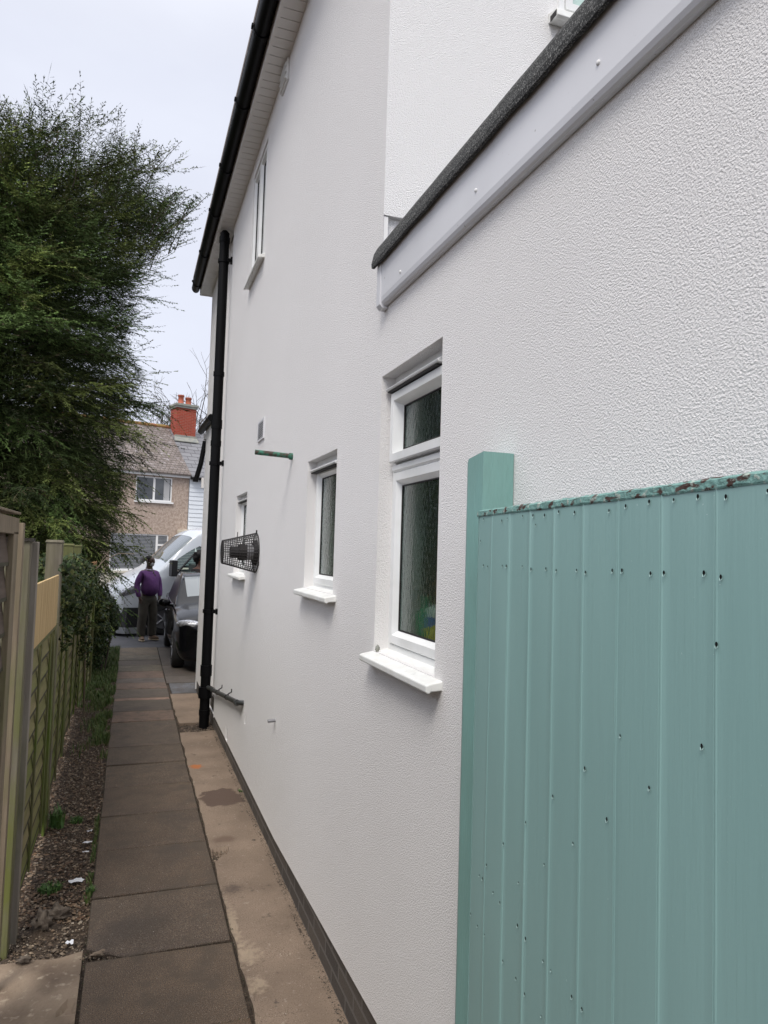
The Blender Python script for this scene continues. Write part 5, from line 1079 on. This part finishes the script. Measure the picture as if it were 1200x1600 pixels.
def van():
    rz = -R(75.5); root = empty('parked_van', 'white high roofed panel van parked across the drive behind the man', 'van', (-.42, 17.45, 0), rz)
    T = [(.00, .62, .30, .60, .62, (.60, .78), (.48, .84), (.25, .88), .90),
         (.10, .86, .24, .62, .80, (.80, .98), (.62, 1.06), (.32, 1.10), 1.11),
         (.35, .95, .22, .65, .98, (.90, 1.14), (.72, 1.23), (.38, 1.27), 1.28),
         (.72, .98, .22, .68, 1.12, (.93, 1.28), (.80, 1.40), (.45, 1.45), 1.46),
         (.92, .99, .22, .70, 1.18, (.95, 1.34), (.86, 1.50), (.50, 1.58), 1.60),
         (1.62, .99, .22, .72, 1.22, (.965, 1.40), (.84, 2.08), (.68, 2.22), 2.27),
         (2.00, .99, .22, .72, 1.24, (.97, 1.42), (.86, 2.24), (.70, 2.40), 2.45),
         (2.60, .99, .22, .72, 1.26, (.97, 1.44), (.88, 2.36), (.74, 2.52), 2.56),
         (4.00, .99, .22, .72, 1.26, (.97, 1.46), (.89, 2.40), (.76, 2.56), 2.60),
         (5.60, .98, .25, .72, 1.26, (.96, 1.46), (.88, 2.38), (.74, 2.52), 2.55),
         (5.68, .93, .30, .72, 1.26, (.91, 1.46), (.82, 2.30), (.70, 2.42), 2.45)]
    sec = []
    for (y, w, zb, zm, zs, g5, g6, g7, z8) in T: sec.append([(0, y, zb), (w*.8, y, zb), (w-.03, y, zb+.10), (w, y, zm), (w*.995, y, zs), (g5[0], y, g5[1]), (g6[0], y, g6[1]), (g7[0], y, g7[1]), (0, y, z8)])
    MI, MJ = 6, 4; G_ = loft(sec, MI, MJ); wy = [.98, 4.35]
    def arch(i, j):
        p = G_[i:i+2, j:j+2].reshape(-1, 3).mean(0); return j < 4*MJ and p[0] > .66 and any((p[1]-a)**2+(p[2]-.35)**2 < .43**2 for a in wy)
    ws = lambda i, j: 4*MI+1 <= i < 5*MI and j >= 7*MJ-3
    def sg(i, j):
        if not (4*MI+3 <= i < 7*MI+1 and 5*MJ-1 <= j < 6*MJ): return False
        p = G_[i:i+2, j:j+2].reshape(-1, 3).mean(0); return p[2] > 1.36 and p[2] < 2.02 and 1.25 < p[1] < 2.55 and (p[2]-1.36) < (p[1]-1.0)*1.05
    b = MB(); grid_mesh(b, G_, 0, G_.shape[0]-1, 0, G_.shape[1]-1, lambda i, j: arch(i, j) or ws(i, j) or sg(i, j))
    for ii in (0, G_.shape[0]-1):
        pr = [tuple(p) for p in G_[ii]]; pr += [(-p[0], p[1], p[2]) for p in pr[::-1]][1:-1]; b.add(pr, [tuple(range(len(pr)))], 0)
    b.build('body', 'vanpaint', root)
    Go = offset_grid(G_, -.004); b = MB(); grid_mesh(b, Go, 4*MI, 5*MI+1, 7*MJ-4, 8*MJ); b.build('windscreen', 'autoglass', root)
    b = MB(); b.box(-.80, .80, .5, 5.5, .30, .72); b.build('chassis', 'dark', root)
    def sidept(y, z, o):
        # point on the side surface by interpolation of the section outline
        i = int(np.argmin(np.abs(G_[:, 16, 1]-y))); ln = G_[i, 12:26]; k = int(np.argmin(np.abs(ln[:, 2]-z))); k2 = min(k+1, len(ln)-1); k0 = max(k-1, 0)
        zz = ln[k0:k2+1, 2]; xx = ln[k0:k2+1, 0]; return float(np.interp(z, zz, xx))+o
    for s_ in (-1, 1):
        # door glass outline in a thin raised frame, quarter light divider
        out = [(1.26, 1.40), (2.48, 1.40), (2.48, 1.98), (2.30, 2.02), (1.95, 2.00), (1.62, 1.80)]
        b = MB(); P3 = [(s_*sidept(y, z, .002), y, z) for (y, z) in out]; b.add(P3, [tuple(range(len(P3)))]); sw = b.build('side_window', 'sideglass', root)
        b = MB(); pr = P3+[P3[0]]; b.tube([(p[0]+s_*.004, p[1], p[2]) for p in pr], .026, 6); 
        b.tube([(s_*sidept(1.70, 1.40, .008), 1.70, 1.40), (s_*sidept(1.72, 1.86, .008), 1.72, 1.86)], .035, 6)
        b.build('window_frame', 'trim', sw)
        b = MB(); q = [(.14, .86), (.10, 1.00), (.34, 1.20), (.62, 1.27), (.66, 1.20), (.50, 1.02), (.30, .88)]
        b.ell((s_*.885, .30, 1.02), (.10, .30, .11), rot=Matrix.Rotation(R(26), 3, 'X') @ Matrix.Rotation(-s_*R(14), 3, 'Z'), nu=24); b.build('headlight', 'lens', root)
        b = MB(); b.box(s_*1.18-.11, s_*1.18+.11, 1.02, 1.15, 1.32, 1.68); b.tube([(s_*.98, 1.22, 1.40), (s_*1.16, 1.12, 1.42)], .045, 8); b.build('wing_mirror', 'trim', root, bevel=.05)
        b = MB(); b.box(min(s_*.985, s_*1.01), max(s_*.985, s_*1.01), 1.45, 3.9, .66, .80); b.build('side_moulding', 'trim', root)
        for y in wy: wheel(root, s_*.86, y, .35, .24)
        b = MB()
        for a in wy:
            b.tube([(s_*.985, a+.44*math.cos(t), .35+.44*math.sin(t)) for t in [math.pi*k/14 for k in range(15)]], .03, 6)
        b.build('wheel_arch', 'trim', root)
        b = MB(); b.tube([(s_*1.005, y, z) for (y, z) in [(1.28, 1.33), (1.26, .9), (1.40, .45), (2.50, .45), (2.52, 1.4)]], .006, 4); b.build('door_seam', 'trim', root)
    b = MB(); b.prism([(0, -.03, .30), (.55, .0, .30), (.90, .16, .30), (.96, .42, .34), (.97, .42, .60), (.90, .14, .66), (.58, -.03, .70), (0, -.05, .70), (-.58, -.03, .70), (-.90, .14, .66), (-.97, .42, .60), (-.96, .42, .34), (-.90, .16, .30), (-.55, 0, .30)], 0, (0, .0, .001)); 
    pts_ = [(-1.0, .50), (-.98, .16), (-.64, -.07), (0, -.10), (.64, -.07), (.98, .16), (1.0, .50)]; n = len(pts_)
    b = MB(); vs = [(x, y, .12) for x, y in pts_]+[(x*.985, y+.02, .62) for x, y in pts_]; b.add(vs, [(i, i+1, n+i+1, n+i) for i in range(n-1)]+[tuple(range(n))[::-1], tuple(range(n, 2*n))]); b.build('bumper', 'trim', root)
    b = MB(); vs = [(x*1.01, y-.012, .06) for x, y in pts_]+[(x*1.01, y-.012, .19) for x, y in pts_]; b.add(vs, [(i, i+1, n+i+1, n+i) for i in range(n-1)]+[tuple(range(n))[::-1], tuple(range(n, 2*n))]); b.build('bumper_lip', 'bumper', root)
    b = MB(); b.box(-.7, .7, 1.9, 2.05, .7, 1.5); b.box(-.85, .85, 2.7, 2.72, .4, 2.3); b.build('cab_interior', 'bumper', root)
    return root
van()
# ============================================================ PEOPLE
def skin(name, V, E_, rad, material, parent, root=0, ss=2):
    me = bpy.data.meshes.new(name); me.from_pydata(V, E_, []); me.materials.append(M[material]); o = link(name, me, parent)
    if not me.skin_vertices: 
        o.modifiers.new('skin', 'SKIN')
    else: o.modifiers.new('skin', 'SKIN')
    if not me.skin_vertices:
        bm_ = None
        import bmesh
        bm_ = bmesh.new(); bm_.from_mesh(me); bm_.verts.layers.skin.verify(); bm_.to_mesh(me); bm_.free()
    sv = me.skin_vertices[0].data
    for i, r_ in enumerate(rad): sv[i].radius = (r_, r_) if not hasattr(r_, '__len__') else r_
    for i in range(len(V)): sv[i].use_root = (i == root)
    s_ = o.modifiers.new('sub', 'SUBSURF'); s_.levels = s_.render_levels = ss
    o.modifiers['skin'].use_smooth_shade = True
    return o
def person(label, loc, rz, H_, sk, top, legs, hairm, turn=0, beard=False, afro=False, belly=.0):
    root = empty('person', label, 'person', loc, rz); k = H_/1.78
    def s(p): return (p[0]*k, p[1]*k, p[2]*k)
    ct, st_ = math.cos(turn), math.sin(turn)
    def hd(p): x, y, z = p; return (x*ct-y*st_, x*st_+y*ct, z)      # turns with the head
    V = [(0,0,.95),(0,0,1.15),(0,.01,1.35),(0,.015,1.47),(0,.005,1.53),hd((0,-.012,1.60)),hd((0,-.005,1.68)),hd((0,.0,1.735))]
    E_ = [(i, i+1) for i in range(7)]; r_ = [(.13,.10),(.12,.10),(.15,.10),(.085,.08),(.064,.066),(.074,.082),(.086,.104),(.062,.075)]
    def chain(start, pts, rr):
        a = start
        for p, q in zip(pts, rr): V.append(p); r_.append(q); E_.append((a, len(V)-1)); a = len(V)-1
        return a
    for s_ in (-1, 1):
        hnd = chain(2, [(s_*.17, .01, 1.42), (s_*.245, .02, 1.17), (s_*.235, -.05, .93), (s_*.225, -.075, .86)], [.055, .044, .030, (.022, .038)])
        for f_ in range(4): chain(hnd, [(s_*(.222), -.075+(f_-1.5)*.020-.004, .805-.004*abs(f_-1.2)), (s_*(.212), -.078+(f_-1.5)*.019-.008, .775-.006*abs(f_-1.2))], [.009, .008])
        chain(hnd, [(s_*.212, -.118, .85), (s_*.205, -.128, .815)], [.011, .009])
        chain(0, [(s_*.09, 0, .88), (s_*.115, -.015, .50), (s_*.125, .01, .10), (s_*.135, -.10, .04)], [.085, .055, .038, .03])
    chain(6, [hd((0, -.108, 1.655))], [.012]); 
    body = skin('body', [s(p) for p in V], E_, [(q*k if not hasattr(q, '__len__') else (q[0]*k, q[1]*k)) for q in r_], sk, root)
    # sweater
    V2 = [(0,0,.93),(0,-.02-belly*.5,1.06),(0,-.02-belly*.4,1.20),(0,.0,1.36),(0,.01,1.475)]; E2 = [(0,1),(1,2),(2,3),(3,4)]; R2 = [(.165,.125),(.185+belly*.3,.145+belly*.6),(.18,.14+belly*.3),(.155,.125),(.078,.078)]
    for s_ in (-1, 1):
        a = 3
        for p, q in zip([(s_*.165,.005,1.385),(s_*.225,.01,1.27),(s_*.262,.02,1.14),(s_*.255,-.03,1.0),(s_*.24,-.055,.90)], [.072,.070,.064,.056,.046]): V2.append(p); R2.append(q); E2.append((a, len(V2)-1)); a = len(V2)-1
    skin(top[1], [s(p) for p in V2], E2, [(q*k if not hasattr(q, '__len__') else (q[0]*k, q[1]*k)) for q in R2], top[0], root)
    V3 = [(0,0,.98),(0,0,.90)]; E3 = [(0,1)]; R3 = [(.165,.125),(.165,.13)]
    for s_ in (-1, 1):
        a = 1
        for p, q in zip([(s_*.092,0,.80),(s_*.108,-.012,.65),(s_*.118,-.02,.48),(s_*.125,-.0,.28),(s_*.128,.0,.13),(s_*.13,-.01,.075)], [.115,.110,.100,.096,.094,.088]): V3.append(p); R3.append(q); E3.append((a, len(V3)-1)); a = len(V3)-1
    skin('trousers', [s(p) for p in V3], E3, [(q*k if not hasattr(q, '__len__') else (q[0]*k, q[1]*k)) for q in R3], legs, root)
    for s_ in (-1, 1):
        b = MB(); b.ell(s((s_*.14, -.06, .052)), (.050*k, .135*k, .05*k), rot=Matrix.Rotation(s_*R(16), 3, 'Z')); sh = b.build('shoe', 'shoe', root)
        b = MB(); b.ell(s((s_*.14, -.062, .018)), (.056*k, .145*k, .018*k), rot=Matrix.Rotation(s_*R(16), 3, 'Z')); b.build('sole', 'sole', sh)
        b = MB(); b.ell(s(hd((s_*.031, -.088, 1.672))), (.013*k,)*3); b.build('eye', 'dark', root)
        b = MB(); b.ell(s(hd((s_*.085, .0, 1.655))), (.012*k, .022*k, .032*k)); b.build('ear', sk, root)
    b = MB(); b.ell(s(hd((0, -.088, 1.615))), (.024*k, .010*k, .006*k)); b.build('mouth', mat('lips', (.10, .04, .03), .5), root)
    b = MB()
    if afro: b.ell(s(hd((0, .025, 1.715))), (.135*k, .14*k, .115*k), nzs=.35, seed=4, nu=28, nv=18); b.ell(s(hd((0, .06, 1.66))), (.12*k, .10*k, .11*k), nzs=.35, seed=8)
    else:
        b.ell(s(hd((0, .018, 1.694))), (.080*k, .084*k, .074*k), nzs=.05)
    b.build('hair', hairm, root)
    if beard:
        b = MB(); b.ell(s(hd((0, -.058, 1.592))), (.052*k, .046*k, .056*k), rot=Matrix.Rotation(turn, 3, 'Z'), nzs=.25, seed=2); b.ell(s(hd((0, -.030, 1.615))), (.070*k, .040*k, .034*k), rot=Matrix.Rotation(turn, 3, 'Z'), nzs=.15, seed=6); b.build('beard', 'beard', root)
        b = MB(); b.tube([s((.075*math.cos(t), .01+.07*math.sin(t)-.01, 1.475-.012*math.sin(t)*-1)) for t in [2*math.pi*q/16 for q in range(17)]], .014*k, 6, cap=False); b.build('shirt_collar', mat('lilac_collar', (.45, .40, .50), .8), root)
    return root
person('man in a purple jumper and olive trousers standing beside the black car', (.40, 15.85, 0), R(30), 1.80, 'skin_dark', ('purple', 'jumper'), 'trouser', 'hair', turn=R(22), beard=True, belly=.09)
person('curly haired person in a black top behind the black car', (1.50, 16.45, 0), R(35), 1.86, 'skin_mid', ('shirt_blk', 'black_jumper'), 'jeans', 'hair', turn=R(30), afro=True)
